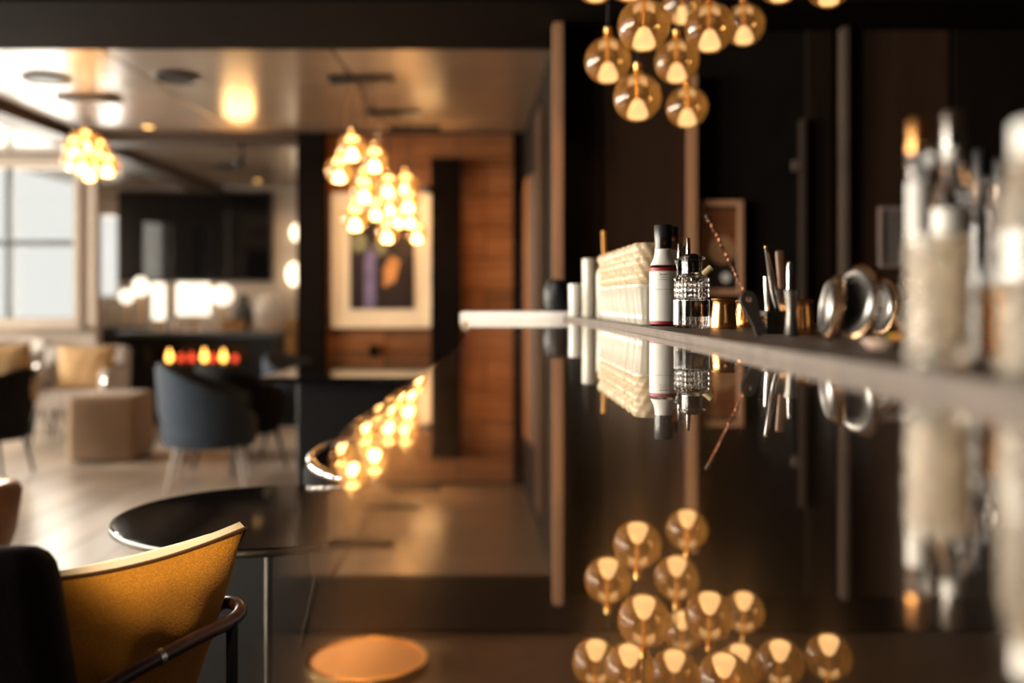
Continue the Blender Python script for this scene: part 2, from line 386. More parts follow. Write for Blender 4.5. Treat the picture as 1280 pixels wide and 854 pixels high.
# left wall with three windows and window_6, added to brighten the ledge things
def window(name, axis, u0, u1, z0, z1, pos, cols, rows, th=0.08, fr=0.07, bar=0.04):
    """framed window in a wall: axis 'x' runs along x at y=pos, axis 'y' runs along y at x=pos"""
    def put(bm, ua, ub, za, zb, d):
        c = ((ua+ub)/2, pos, (za+zb)/2) if axis == 'x' else (pos, (ua+ub)/2, (za+zb)/2)
        s = (ub-ua, d, zb-za) if axis == 'x' else (d, ub-ua, zb-za)
        bx(bm, c, s, None, 0.004, 1)
    f = B()
    put(f, u0, u0+fr, z0, z1, th); put(f, u1-fr, u1, z0, z1, th); put(f, u0+fr, u1-fr, z0, z0+fr, th); put(f, u0+fr, u1-fr, z1-fr, z1, th)
    o = obj(name, f, 'wall', None, False); o['kind'] = 'structure'
    us = [u0+fr+(u1-u0-2*fr)*k/cols for k in range(cols+1)]; zz = [z0+fr+(z1-z0-2*fr)*k/rows for k in range(rows+1)]
    for u in us[1:-1]: obj('glazing_bar', one(put, u-bar/2, u+bar/2, z0+fr, z1-fr, th*0.6), 'grey_panel', o, False)
    for z in zz[1:-1]: obj('glazing_bar', one(put, u0+fr, u1-fr, z-bar/2, z+bar/2, th*0.5), 'grey_panel', o, False)
    for a, b in zip(us, us[1:]):
        for c, d in zip(zz, zz[1:]): obj('pane', one(put, a, b, c, d, 0.006), 'pane', o, False)
    return o
edges = [-3.2, -2.5, -0.5, 0.2, 2.2, 2.9, 4.9, 5.6, 7.6, 8.72]
wl = wallbox('wall_left', -7.12, -7.0, -3.2, 8.72, 0, 0.55, 'wall')
wallbox('wall_segment', -7.12, -7.0, -3.2, 8.72, 2.35, 2.62, 'wall', wl)
for k in (0, 2, 4, 6, 8): wallbox('wall_segment', -7.12, -7.0, edges[k], edges[k+1], 0.55, 2.35, 'wall', wl)
for k, n in ((1, 6), (3, 2), (5, 3), (7, 4)): window('window_%d' % n, 'y', edges[k], edges[k+1], 0.55, 2.35, -7.05, 2, 2)
# bay wall with the tall window, beyond it the far wall
X0, X1, Z0, Z1 = -5.55, -3.72, 0.90, 2.32
by = wallbox('wall_bay', -7.0, X0, 8.6, 8.72, 0, ZC, 'wall')
wallbox('wall_segment', X0, -3.60, 8.6, 8.72, 0, Z0, 'wall', by)
wallbox('wall_segment', X0, -3.60, 8.6, 8.72, Z1, ZC, 'wall', by)
wallbox('wall_segment', X1, -3.60, 8.6, 8.72, Z0, Z1, 'wall', by)
w1 = window('window_1', 'x', X0, X1, Z0, Z1, 8.62, 3, 2, 0.1, 0.06, 0.05)
obj('window_sill', one(bx, ((X0+X1)/2, 8.55, Z0-0.015), (X1-X0+0.1, 0.16, 0.03), None, 0.004, 1), 'wall', w1, False)
fw = wallbox('wall_far', -4.36, -1.3, 11.1, 11.2, 0, ZC, 'wall')
AL0, AL1 = Vector((-4.70, 11.1)), Vector((-3.66, 8.72)); AN = (AL1-AL0).length
alp = lambda q: AL0.lerp(AL1, q/AN)
al = slab('wall_alcove', alp(0), alp(0.82), 0.05, 0, ZC, 'wall')
for q0, q1, z0, z1 in ((0.82, 1.35, 0, 1.28), (0.82, 1.35, 2.08, ZC), (1.35, 1.70, 0, ZC), (1.70, 2.03, 0, 1.28), (1.70, 2.03, 2.08, ZC), (2.03, AN, 0, ZC)): slab('wall_segment', alp(q0), alp(q1), 0.05, z0, z1, 'wall', al)
for q0, q1, n in ((0.82, 1.35, 7), (1.70, 2.03, 8)):  # two unseen windows added to give the screen pale reflections
    fr_ = slab('window_%d' % n, alp(q0), alp(q0+0.03), 0.05, 1.28, 2.08, 'wall')
    for a in ((q1-0.03, q1, 1.28, 2.08), (q0+0.03, q1-0.03, 1.28, 1.31), (q0+0.03, q1-0.03, 2.05, 2.08)): slab('window_frame', alp(a[0]), alp(a[1]), 0.05, a[2], a[3], 'wall', fr_)
    slab('pane', alp(q0+0.03), alp(q1-0.03), 0.006, 1.31, 2.05, 'pane', fr_)
    c_ = alp((q0+q1)/2); dv = (AL1-AL0).normalized(); out = Vector((dv.y, -dv.x)) if dv.y*-1 < 0 and False else Vector((-abs(dv.y), -abs(dv.x)))
    area('window_daylight_alcove', (c_.x+out.x*0.2, c_.y+out.y*0.2, 1.68), Vector((-out.x, -out.y, 0)).to_track_quat('-Z', 'Y').to_euler(), q1-q0, 0.76, 9*(q1-q0)/0.5, DAY)
for a in ((-4.72, -4.36, 0, 1.12), (-4.72, -4.36, 2.10, ZC)):
    wallbox('wall_segment', a[0], a[1], 11.1, 11.2, a[2], a[3], 'wall', fw)
window('window_5', 'x', -4.68, -4.36, 1.12, 2.10, 11.13, 1, 1, 0.1, 0.04)
wallbox('wall_inner', -1.40, -1.30, 7.7, 11.2, 0, ZC, 'wall')
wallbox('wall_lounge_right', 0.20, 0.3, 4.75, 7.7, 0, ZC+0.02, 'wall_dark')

# ------------------------------------------------------------------ the bar
ZT = CZ-0.062                                        # counter top
LH = 0.0115                                          # ledge height above it
ZL = ZT+LH
left = [(0.16, -0.30), (0.06, -0.12), (0.012, 0.0), (-0.020, 0.10), (-0.034, 0.16), (-0.044, 0.21), (-0.056, 0.28), (-0.067, 0.36), (-0.072, 0.45), (-0.073, 0.9), (-0.076, 1.35), (-0.087, 1.95), (-0.115, 2.6), (-0.160, 3.12)]
bar = thing('bar_counter', 'long black mirror-polished bar counter running away from the viewer', 'bar counter', (0.2, 1.2, 0))
def rel(o, t):                                       # world-built geometry handed to a thing's local space
    o.parent = t; o.matrix_parent_inverse = (Matrix.Translation(t.location) @ Euler(t.rotation_euler).to_matrix().to_4x4()).inverted(); return o
top = B(); prism(top, left+[(0.85, 3.12), (0.85, -0.30)], ZT-0.035, ZT, 0.003)
rel(obj('counter_top', top, 'bar_top', None, False), bar)
body = B(); prism(body, [(x+0.05, y) for x, y in left]+[(0.80, 3.10), (0.80, -0.30)], 0, ZT-0.035)
rel(obj('bar_front', body, 'bar_body', None, False), bar)
front = [(0.305, -0.29), (0.300, 0.3), (0.281, 0.7), (0.263, 1.2), (0.243, 1.8), (0.205, 2.5), (0.160, 3.10)]
led = B(); prism(led, front+[(0.66, 3.10), (0.66, -0.29)], ZT, ZL, 0.0025)
tag(obj('service_ledge', led, 'ledge', None, False), 'raised grey-brown stone service ledge lying along the bar counter', 'ledge')
es = B(); prism(es, [(-0.165, 3.14), (0.40, 3.14), (0.40, 3.42), (-0.165, 3.42)], ZT-0.02, ZT+0.024, 0.004)
end = thing('end_counter', 'short white-topped counter closing the far end of the bar', 'counter', (0.1, 3.28, 0))
rel(obj('counter_top', es, 'pale_stone', None, False), end)
rel(obj('base', one(bx, (0.12, 3.28, (ZT-0.02)/2), (0.5, 0.22, ZT-0.02)), 'bar_body', None, False), end)
jar = B(); lathe(jar, [(0, 0), (0.036, 0), (0.042, 0.03), (0.042, 0.07), (0.032, 0.098), (0.012, 0.105), (0, 0.106)])
tag(obj('ice_bucket', jar, 'black', None, True, (0.145, 3.25, ZT+0.024)), 'small black domed bucket on the white end counter', 'bucket')

# ------------------------------------------------------------------ pendant lamps
GR = 0.070
def globe_mesh():
    bm = B(); lathe(bm, [(0.012, 0.082), (0.014, 0.074)]+[(GR*math.sin(a), GR*math.cos(a)) for a in [0.22+k*(PI-0.22)/22 for k in range(22)]]+[(0, -GR)], seg=40, close=False)
    return obj('globe_tmp', bm, 'amber_glass', None)
_g = globe_mesh(); GM = _g.data; bpy.data.objects.remove(_g)
def bulb_mesh(mat):
    bm = B(); lathe(bm, [(0.0, -0.062), (0.022, -0.061), (0.030, -0.054), (0.029, -0.042), (0.020, -0.020), (0.013, -0.008), (0, -0.002)], seg=24)
    o = obj('b', bm, mat, None); me = o.data; bpy.data.objects.remove(o); return me
bm = B(); ball(bm, (0,0,0), GR*0.95, 3); _o = obj('i', bm, 'amber_inner', None); INNER = _o.data; bpy.data.objects.remove(_o)
BN, BF = bulb_mesh('bulb_near'), bulb_mesh('bulb_far')
bm = B(); lathe(bm, [(0.010, 0.072), (0.012, 0.098), (0.004, 0.104)], seg=14); _o = obj('s', bm, 'gold', None); SOCK = _o.data; bpy.data.objects.remove(_o)
bm = B(); lathe(bm, [(0.004, -0.002), (0.006, 0.04), (0.008, 0.075)], seg=12); _o = obj('t', bm, 'gold', None); STEM = _o.data; bpy.data.objects.remove(_o)
def chandelier(label, pts, zc, bulb, canopy=None, energy=0, size=(0.36, 0.14)):
    cx = sum(p.x for p in pts)/len(pts); cy = sum(p.y for p in pts)/len(pts)
    if canopy: cx, cy = canopy
    t = thing('pendant_cluster', label, 'pendant lamp', (cx, cy, zc))
    obj('canopy', one(bx, (0, 0, -0.0125), (size[0], size[1], 0.025), None, 0.006, 2), 'black', t)
    for p in pts:
        q = Vector((p.x-cx, p.y-cy, p.z-zc))
        g = obj('globe', GM, None, t, loc=q)
        obj('bulb', bulb, None, g); obj('socket', SOCK, None, g); obj('lamp_stem', STEM, None, g)
        ex = max(-size[0]*0.42, min(size[0]*0.42, q.x)); ey = max(-size[1]*0.42, min(size[1]*0.42, q.y))
        obj('cord', one(tube, [(0, 0, 0.10), (0, 0, max(0.12, -q.z*0.55)), (ex-q.x, ey-q.y, -q.z-0.02)], 0.0022, 6), 'black', g)
    if energy:
        l = bpy.data.lights.new('cluster_light', 'POINT'); l.energy = energy; l.color = (1.0, 0.62, 0.28); l.shadow_soft_size = 0.09
        o = bpy.data.objects.new('cluster_light', l); COL.objects.link(o); o.parent = t
        o.location = (sum(p.x for p in pts)/len(pts)-cx, sum(p.y for p in pts)/len(pts)-cy, sum(p.z for p in pts)/len(pts)-zc)
    return t
near = [(760,76,3.0),(805,32,2.66),(846,77,3.12),(797,122,2.90),(859,134,3.35),(887,35,2.80),(930,31,3.35),(853,6,3.45),
        (745,-26,2.95),(787,-30,2.75),(843,-38,2.85),(925,-32,3.0),(975,-26,2.9),(1036,-20,3.0),(905,-40,2.6)]
chandelier('large cluster of amber glass globe pendants hanging over the bar ledge', [P(*q) for q in near], 2.39, BN, (0.50, 2.95), 0, (0.75, 0.5))
chandelier('cluster of lit globes left of the framed picture, hanging nearest in the lounge', [P(440,185,5.1),P(424,213,5.2),P(468,200,5.5),P(455,238,5.3),P(444,273,5.1),P(458,222,5.8)], ZC, BF, (P(452,97,5.6).x, 5.6), 0)
chandelier('middle cluster of lit globes hanging before the framed picture', [P(485,232,6.2),P(507,230,6.5),P(484,290,6.0),P(470,262,6.4),P(486,256,6.7),P(510,252,6.3)], ZC, BF, (P(492,140,6.6).x, 6.6), 0)
chandelier('farthest cluster of small lit globes nearest the dark column', [P(513,250,7.1),P(497,273,7.0),P(521,292,7.2),P(512,272,7.05),P(500,262,7.2)], ZC, BF, (P(520,168,7.2).x, 7.2), 0, (0.36, 0.12))
chandelier('tight cluster of lit globes hanging near the tall bright window', [P(93,185,6.2),P(106,176,6.5),P(103,203,6.1),P(121,200,6.2),P(112,213,6.3),P(134,207,6.1),P(123,187,6.6),P(90,200,6.7)], ZC, BF, (P(112,117,6.15).x, 6.15), 0)
fl_ = thing('flush_ceiling_lamp', 'amber flush ceiling lamp mirrored in the bar top near the viewer', 'ceiling light', (-0.56, 3.82, 2.39))  # glowing disc added in place of a warm-lit patch of ceiling
obj('rim', one(lathe, [(0.235, 0), (0.235, -0.02), (0.222, -0.02), (0.222, 0)], seg=40, close=False), 'gold', fl_)
obj('diffuser', one(lathe, [(0, -0.045), (0.15, -0.040), (0.222, -0.012)], seg=40, close=False), 'amber_diffuser', fl_)
for px, py, d, lb in ((58, 92, 5.6, 'dark round ceiling speaker nearest the left end of the bulkhead'), (220, 88, 5.55, 'dark round ceiling speaker between two pendant canopies'), (284, 206, 9.3, 'dark round ceiling speaker beyond the header beam')):
    p = P(px, py, d)
    s = thing('ceiling_speaker', lb, 'speaker', (p.x, d, ZC))
    obj('housing', one(lathe, [(0, 0), (0.13, 0), (0.13, -0.012), (0.115, -0.02), (0.11, -0.012), (0, -0.012)], seg=28), 'black', s)
for px, py, d, lb in ((186, 157, 7.15, 'small amber downlight in the ceiling before the header beam'), (322, 226, 10.4, 'small amber downlight in the ceiling above the dark screen')):
    p = P(px, py, d); s = thing('downlight', lb, 'ceiling light', (p.x, d, ZC))
    obj('rim', one(lathe, [(0.045, 0), (0.045, -0.008), (0.034, -0.010), (0.034, -0.002)], seg=20, close=False), 'gold', s)
    obj('lens', one(lathe, [(0, -0.012), (0.025, -0.010), (0.036, -0.003)], seg=20, close=False), 'downlight', s)

# ------------------------------------------------------------------ things on the ledge
ledge = lambda px, d: Vector(((px-640)*d/F, d, ZL))
# stacked tumblers, two high, two receding rows
def tumbler_bm(h=0.084, r=0.033, n=14):
    bm = B()
    lathe(bm, [(0, 0), (r*0.66, 0), (r*0.72, 0.004), (r*0.86, h*0.55), (r*0.96, h*0.86), (r*1.05, h*0.91), (r*1.05, h*0.985), (r*0.99, h), (r*0.90, h*0.985), (r*0.78, h*0.5), (r*0.76, 0.012), (0, 0.010)], seg=56,
          rad=lambda a, rr, z: rr*(1+0.03*math.cos(n*a)*(1 if 0.005 < z < h*0.9 else 0)))
    return bm
def ridged_cup_bm(h=0.084, r=0.033):
    bm = B(); prof = [(0, 0), (r*0.80, 0)]
    for k in range(3):
        z = h*k/3
        prof += [(r*(0.84+0.05*k), z+0.003), (r*(0.99+0.02*k), z+0.009), (r*(1.02+0.02*k), z+0.0145), (r*(0.99+0.02*k), z+0.020), (r*(0.86+0.05*k), z+0.0255)]
    prof += [(r*0.86, h), (r*0.80, h*0.6), (r*0.70, 0.012), (0, 0.010)]
    lathe(bm, prof, seg=54, rad=lambda a, rr, z: rr*(1+0.045*math.sin(9*a+z*190))); return bm
TB = obj('stemless_tumbler', tumbler_bm(), 'frost'); RC = obj('ridged_cup', ridged_cup_bm(), 'cream_cup')
_used = {}
GT = 'tumblers in receding rows on the ledge'
ORD = ('first', 'second', 'third', 'fourth', 'fifth', 'sixth', 'seventh', 'eighth', 'ninth')
first = True
for row, (xo, y0, n) in enumerate(((0.283, 2.07, 8), (0.357, 2.20, 7))):
    for k in range(n):
        for tier in (0, 1):
            src = (TB, RC)[tier]
            if tier not in _used: o = src; _used[tier] = 1
            else: o = src.copy(); COL.objects.link(o)
            o.location = (xo-0.003*k, y0+0.080*k, ZL+(tier*0.0845)); o.rotation_euler = (0, 0, 0.3*k+tier)
            tag(o, '%s the %s %s-row stack back from the labelled bottle' % (('white frosted tumbler under', 'cream ridged cup topping')[tier], ORD[k], ('front', 'rear')[row]), ('glass', 'cup')[tier], (GT, 'ridged cups on top of the tumblers')[tier])
# far glasses
def tall_glass(name, label, p, r, h, mat, cat='glass'):
    bm = B(); lathe(bm, [(0, 0), (r*0.9, 0), (r*0.95, 0.004), (r, h*0.97), (r*0.97, h), (r*0.92, h*0.97), (r*0.84, 0.01), (0, 0.008)], seg=40)
    return tag(obj(name, bm, mat, None, True, p), label, cat)
tall_glass('votive_glass', 'short white frosted glass at the far end of the ledge', ledge(719, 3.0), 0.0195, 0.099, 'white_glaze')
tall_glass('highball_glass', 'tall frosted highball glass beside the short white glass', ledge(738, 2.93), 0.0245, 0.172, 'frost')
tall_glass('straw_glass', 'frosted glass holding the orange straw', ledge(757, 2.80), 0.026, 0.13, 'frost')
sp = ledge(756, 2.80)
tag(obj('drinking_straw', one(tube, [sp+Vector((0.004, 0, 0.012)), sp+Vector((-0.003, 0, 0.245))], 0.0066, 12), 'orange'), 'orange straw standing upright in a frosted glass', 'straw')

# labelled bottles
def label_bottle(label, p, cap='cap', neck='foil', band=False, h=0.196, r=0.0262):
    t = thing('bitters_bottle', label, 'bottle', p)
    rn = r*0.58; zs = h*0.60
    obj('glass_body', one(lathe, [(0, 0), (r*0.94, 0), (r, 0.004), (r, zs*0.94), (r*0.93, zs), (r*0.66, zs+0.012), (rn, zs+0.024), (rn, h*0.93), (0, h*0.93)], seg=40), 'clear', t)
    obj('front_label', one(lathe, [(r*1.012, 0.010), (r*1.012, zs*0.90)], seg=40, close=False), 'label', t)
    for z0, z1, m in ((0.004, 0.0098, 'label_red'), (zs*0.905, zs*0.955, 'label_red')):
        obj('label_band', one(lathe, [(r*1.015, z0), (r*1.015, z1)], seg=40, close=False), m, t, label='dark red label band')
    obj('neck_label', one(lathe, [(r*0.96, zs*1.0), (r*0.72, zs+0.012), (rn*1.06, zs+0.025), (rn*1.06, h*0.76)], seg=32, close=False), 'label', t)
    obj('neck_wrap', one(lathe, [(rn*1.08, h*0.762), (rn*1.10, h*0.88)], seg=32, close=False), neck, t)
    ck = obj('cap', one(lathe, [(0, h*0.875), (rn*1.14, h*0.875), (rn*1.14, h*0.99), (rn*1.05, h), (0, h)], seg=40, rad=lambda a, rr, z: rr*(1+0.012*math.cos(26*a))), cap, t)
    if band: obj('cap_band', one(lathe, [(rn*1.17, h*0.872), (rn*1.17, h*0.892)], seg=32, close=False), 'label_red', t, label='red ring under the cap')
    # printed lines on the label, kept to unreadable fine print as in the photograph
    ink = B()
    for (z, wd, hh) in ((0.098, 0.55, 0.0022), (0.093, 0.42, 0.0014), (0.089, 0.62, 0.0010), (0.0705, 1.5, 0.0006)):
        n = 14; a0 = -PI/2-0.12
        for k in range(n):
            if wd < 1 and k % 4 == 3: continue
            a = a0-wd/2+wd*k/n; b = a+wd/n*(0.72 if wd < 1 else 1.0); rr = r*1.018
            vs = [ink.verts.new((rr*math.cos(q), rr*math.sin(q), zz)) for q, zz in ((a, z), (b, z), (b, z+hh), (a, z+hh))]; ink.faces.new(vs)
    obj('label_print', ink, 'ink', t, False)
    em = B()
    for k in range(3):
        a = -PI/2-0.1+k*0.16; rr = rn*1.115
        for (da, dz) in ((0, 0.004), (0.06, 0.0085), (-0.05, 0.012)):
            vs = [em.verts.new((rr*math.cos(q), rr*math.sin(q), zz)) for q, zz in ((a+da-0.06, h*0.775+dz), (a+da+0.06, h*0.775+dz), (a+da+0.03, h*0.775+dz+0.004), (a+da-0.03, h*0.775+dz+0.004))]; em.faces.new(vs)
    obj('neck_emblem', em, 'gold', t, False, label='gold emblem on the black neck wrap')
    return t
label_bottle('white-labelled bottle with black cap and red bands, in sharp focus', ledge(829, 1.93))
label_bottle('second bottle with brown neck half hidden behind the labelled one', ledge(838, 2.10), neck='brown_neck', band=True, h=0.205, r=0.025)

# cut-glass dasher bottles
def dasher(label, p, rz=0):
    t = thing('dasher_bottle', label, 'bottle', p, rz)
    r = 0.0325; H = 0.092
    def rad(a, rr, z):
        if rr < r*0.9: return rr
        if z < 0.052:                                  # upright flutes
            return rr*(1-0.05*abs(math.sin(9*a)))
        u = (a/(2*PI)*24) % 1; v = ((z-0.0545)/0.0093) % 1   # small pyramids
        return rr*(1-0.085*max(abs(u-0.5), abs(v-0.5))*2)
    prof = [(0, 0), (r*0.92, 0), (r*0.985, 0.003)]
    prof += [(r, 0.006), (r, 0.02), (r, 0.036), (r, 0.0505), (r*0.95, 0.0525)]
    prof += [(r*1.0, 0.0545+k*0.00155) for k in range(24)]
    prof += [(r*0.96, 0.0918), (r*0.80, 0.0945), (r*0.62, 0.0955), (r*0.56, 0.098), (r*0.56, 0.120), (r*0.60, 0.1225), (r*0.74, 0.1235), (r*0.76, 0.126), (r*0.70, 0.1285), (r*0.45, 0.129),
             (r*0.44, 0.098), (r*0.60, 0.090), (r*0.80, 0.085), (r*0.80, 0.024), (r*0.74, 0.0215), (0, 0.021)]
    obj('cut_glass_body', one(lathe, prof, seg=180, rad=rad), 'clear', t, False)
    obj('bitters', one(lathe, [(0, 0.0205), (r*0.75, 0.0205), (r*0.81, 0.0235), (r*0.81, 0.0495), (0, 0.0495)], seg=36), 'bitters', t, label='dark liquid seen through the flutes')
    obj('stopper', one(lathe, [(0, 0.100), (r*0.41, 0.100), (r*0.43, 0.128), (r*0.36, 0.133), (r*0.16, 0.1345), (0, 0.1345)], seg=24), 'bitters', t)
    obj('pour_spout', one(lathe, [(0.0045, 0.134), (0.0042, 0.140), (0.0032, 0.162), (0.0026, 0.163), (0.002, 0.14)], seg=14), 'steel', t, loc=(-0.006, 0, 0), label='steel pour spout')
    return t
dasher('cut-glass dasher bottle of dark bitters in sharp focus, front one', ledge(864.5, 1.80))
d2 = dup([o for o in COL.objects if o.get('category') == 'bottle' and o.name.startswith('dasher')][0], ledge(852.5, 1.975), 0.4, 'second cut-glass dasher bottle partly hidden behind the front one')
# corked vial leaning behind
v = thing('corked_vial', 'slim vial leaning behind the dasher bottle with its cork showing', 'vial', ledge(868, 1.86))
q0, q1 = Vector((0, 0, 0.006)), P(877, 345, 1.87)-ledge(868, 1.86)
dr = (P(890, 334, 1.87)-P(877, 345, 1.87)).normalized()
obj('vial_glass', one(tube, [q0, q1*0.8, q1], 0.0052, 14, True, 1), 'clear', v)
obj('cork', one(tube, [q1-dr*0.004, q1+dr*0.024], [0.0058, 0.0066], 16), 'cork', v)

# copper cups
def cup(label, p, r, h):
    bm = B(); lathe(bm, [(0, 0), (r*1.0, 0), (r*1.03, 0.003), (r*0.98, h*0.3), (r*0.86, h*0.72), (r*0.84, h*0.88), (r*0.93, h*0.96), (r*0.90, h), (r*0.82, h*0.96), (r*0.78, h*0.8), (r*0.88, 0.01), (0, 0.008)], seg=40,
          rad=lambda a, rr, z: rr*(1+0.006*math.sin(11*a+z*300)*math.sin(z*500)))
    return tag(obj('copper_cup', bm, 'copper', None, True, p), label, 'cup', 'copper cups on the ledge')
cup('small copper cup beside the front dasher bottle', ledge(904, 1.74), 0.0225, 0.053)
cup('copper cup farthest back, between first cup and bar blade', ledge(932, 1.88), 0.0215, 0.050)
cup('copper cup between the bar tools and the coil-rimmed strainers', ledge(1001, 1.46), 0.0205, 0.052)

# tool caddy and tools
cd = 1.50; cp = ledge(970, cd)
t = thing('tool_caddy', 'small black open caddy holding the bar tools', 'caddy', cp)
cb = B(); hw, hd, hh, wt = 0.021, 0.030, 0.034, 0.002
bx(cb, (0, 0, 0.001), (2*hw, 2*hd, 0.002)); bx(cb, (-hw+wt/2, 0, hh/2), (wt, 2*hd, hh)); bx(cb, (hw-wt/2, 0, hh/2), (wt, 2*hd, hh)); bx(cb, (0, -hd+wt/2, hh/2), (2*hw, wt, hh)); bx(cb, (0, hd-wt/2, hh/2), (2*hw, wt, hh))
obj('shell', cb, 'black', t, False)
s0, s1 = P(949, 404, 1.46), P(885, 273, 1.46)          # twisted spoon
s0.z = max(s0.z, ZL+0.008)
sp = thing('bar_spoon', 'long twisted bar spoon leaning far left over the tools', 'spoon', (s0.x, s0.y, ZL))
o_ = Vector((s0.x, s0.y, ZL)); ax = (s1-s0)
n1 = Vector((0, 1, 0)); n2 = ax.normalized().cross(n1)
tw = B()
for ph in (0, PI):
    tube(tw, [s0-o_+ax*(k/90)+(n1*math.cos(ph+k*0.75)+n2*math.sin(ph+k*0.75))*0.0014 for k in range(91)], 0.0012, 6)
obj('twisted_stem', tw, 'spoon_copper', sp)
obj('tip', one(tube, [s1-o_-ax.normalized()*0.004, s1-o_+ax.normalized()*0.006], [0.0026, 0.0034], 10), 'steel', sp)
obj('bowl', one(ball, s0-o_+Vector((0.004, -0.003, 0.002)), 0.009, 2, (0.8, 0.5, 1)), 'steel', sp)
# bar blade with a ring head
def blade():
    bm = B(); n = 28; out = []; W = 0.0115
    Ltot = 0.066
    ring = [(W*1.12*math.cos(a), Ltot-0.0125+W*1.12*math.sin(a)) for a in [(-0.15+k*(1.3)/16)*PI for k in range(17)]]
    out = [(W*0.85, 0.0), (W*0.72, 0.016)]+ring+[(-W*0.72, 0.016), (-W*0.85, 0.0)]
    hole = [(0.0042*math.cos(2*PI*k/20), Ltot-0.0115+0.0042*math.sin(2*PI*k/20)) for k in range(20)]
    t_ = bmesh.new()
    o1 = [t_.verts.new((x, 0, z)) for x, z in out]; h1 = [t_.verts.new((x, 0, z)) for x, z in hole]
    eo = [t_.edges.new((o1[i], o1[(i+1) % len(o1)])) for i in range(len(o1))]; eh = [t_.edges.new((h1[i], h1[(i+1) % 20])) for i in range(20)]
    bmesh.ops.triangle_fill(t_, edges=eo+eh, use_beauty=True)
    r = bmesh.ops.extrude_face_region(t_, geom=t_.faces[:]); bmesh.ops.translate(t_, verts=[v for v in r['geom'] if isinstance(v, bmesh.types.BMVert)], vec=(0, 0.002, 0))
    bmesh.ops.recalc_face_normals(t_, faces=t_.faces); merge(bm, t_); return bm
ob = obj('bottle_opener', blade(), 'blade_grey', None, True, ledge(953, 1.41)+Vector((0, 0, 0.0015)), (0.0, -0.42, 0.25))
tag(ob, 'flat dark bar blade with a ring hole, leaning left of the caddy', 'bottle opener')
# tweezers
tb = P(977, 412, 1.50); tt = P(957.5, 309, 1.50); tb.z = ZL+0.004
tz = thing('tweezers', 'long slim steel tweezers standing in the caddy', 'tweezers', (tb.x, tb.y, ZL)); o_ = Vector((tb.x, tb.y, ZL))
for dx in (-0.0022, 0.0022):
    m_ = tb.lerp(tt, 0.45)+Vector((dx*1.6, 0, 0))
    obj('arm', one(tube, [tb-o_+Vector((dx*0.3, 0, 0)), m_-o_, tt-o_+Vector((dx*0.4, 0, 0))], [0.0011, 0.0022, 0.0017], 8, True, 0), 'steel', tz)
obj('head', one(bx, tt-o_, (0.005, 0.003, 0.006), None, 0.001, 1), 'gold', tz)
# short steel pick
a0, a1 = P(960, 405, 1.49), P(957, 346, 1.49)
a0.z = max(a0.z, ZL+0.005)
tag(obj('steel_pick', one(tube, [a0, a0.lerp(a1, 0.5), a1], [0.0018, 0.0036, 0.0028], 10), 'steel'), 'short bright steel pick left of the tweezers', 'pick')
# paring knife with walnut handle, blade down
k0, k1 = P(983, 414, 1.49), P(974.5, 313, 1.49); k0.z = ZL+0.003
kn = thing('paring_knife', 'knife standing blade-down with a rounded walnut handle', 'knife', (k0.x, k0.y, ZL)); o_ = Vector((k0.x, k0.y, ZL))
mid = k0.lerp(k1, 0.52); ang = math.atan2(k1.x-k0.x, k1.z-k0.z)
obj('handle', one(bx, (mid+k1)/2-o_, (0.0135, 0.009, (k1-mid).length), (0, ang, 0), 0.0042, 3), 'walnut', kn)
obj('blade', one(bx, (k0+mid)/2-o_, (0.015, 0.0016, (mid-k0).length), (0, ang, 0), 0.0006, 1), 'dark_steel', kn)
# steel jigger and muddler
j = B(); lathe(j, [(0, 0), (0.0088, 0), (0.0100, 0.003), (0.0072, 0.030), (0.0072, 0.036), (0.0106, 0.064), (0.0098, 0.064), (0.006, 0.036), (0, 0.034)], seg=28)
tag(obj('jigger', j, 'dark_steel', None, True, ledge(989.5, 1.40)), 'narrow grey steel jigger right of the knife', 'jigger')
m0, m1 = P(985, 398, 1.52), P(987.5, 328, 1.52); m0.z = max(m0.z, ZL+0.004)
tag(obj('muddler', one(tube, [m0, m0.lerp(m1, 0.55), m1.lerp(m0, 0.08), m1], [0.003, 0.0038, 0.0052, 0.0040], 12), 'steel'), 'slim silver muddler just right of the walnut handle', 'muddler')

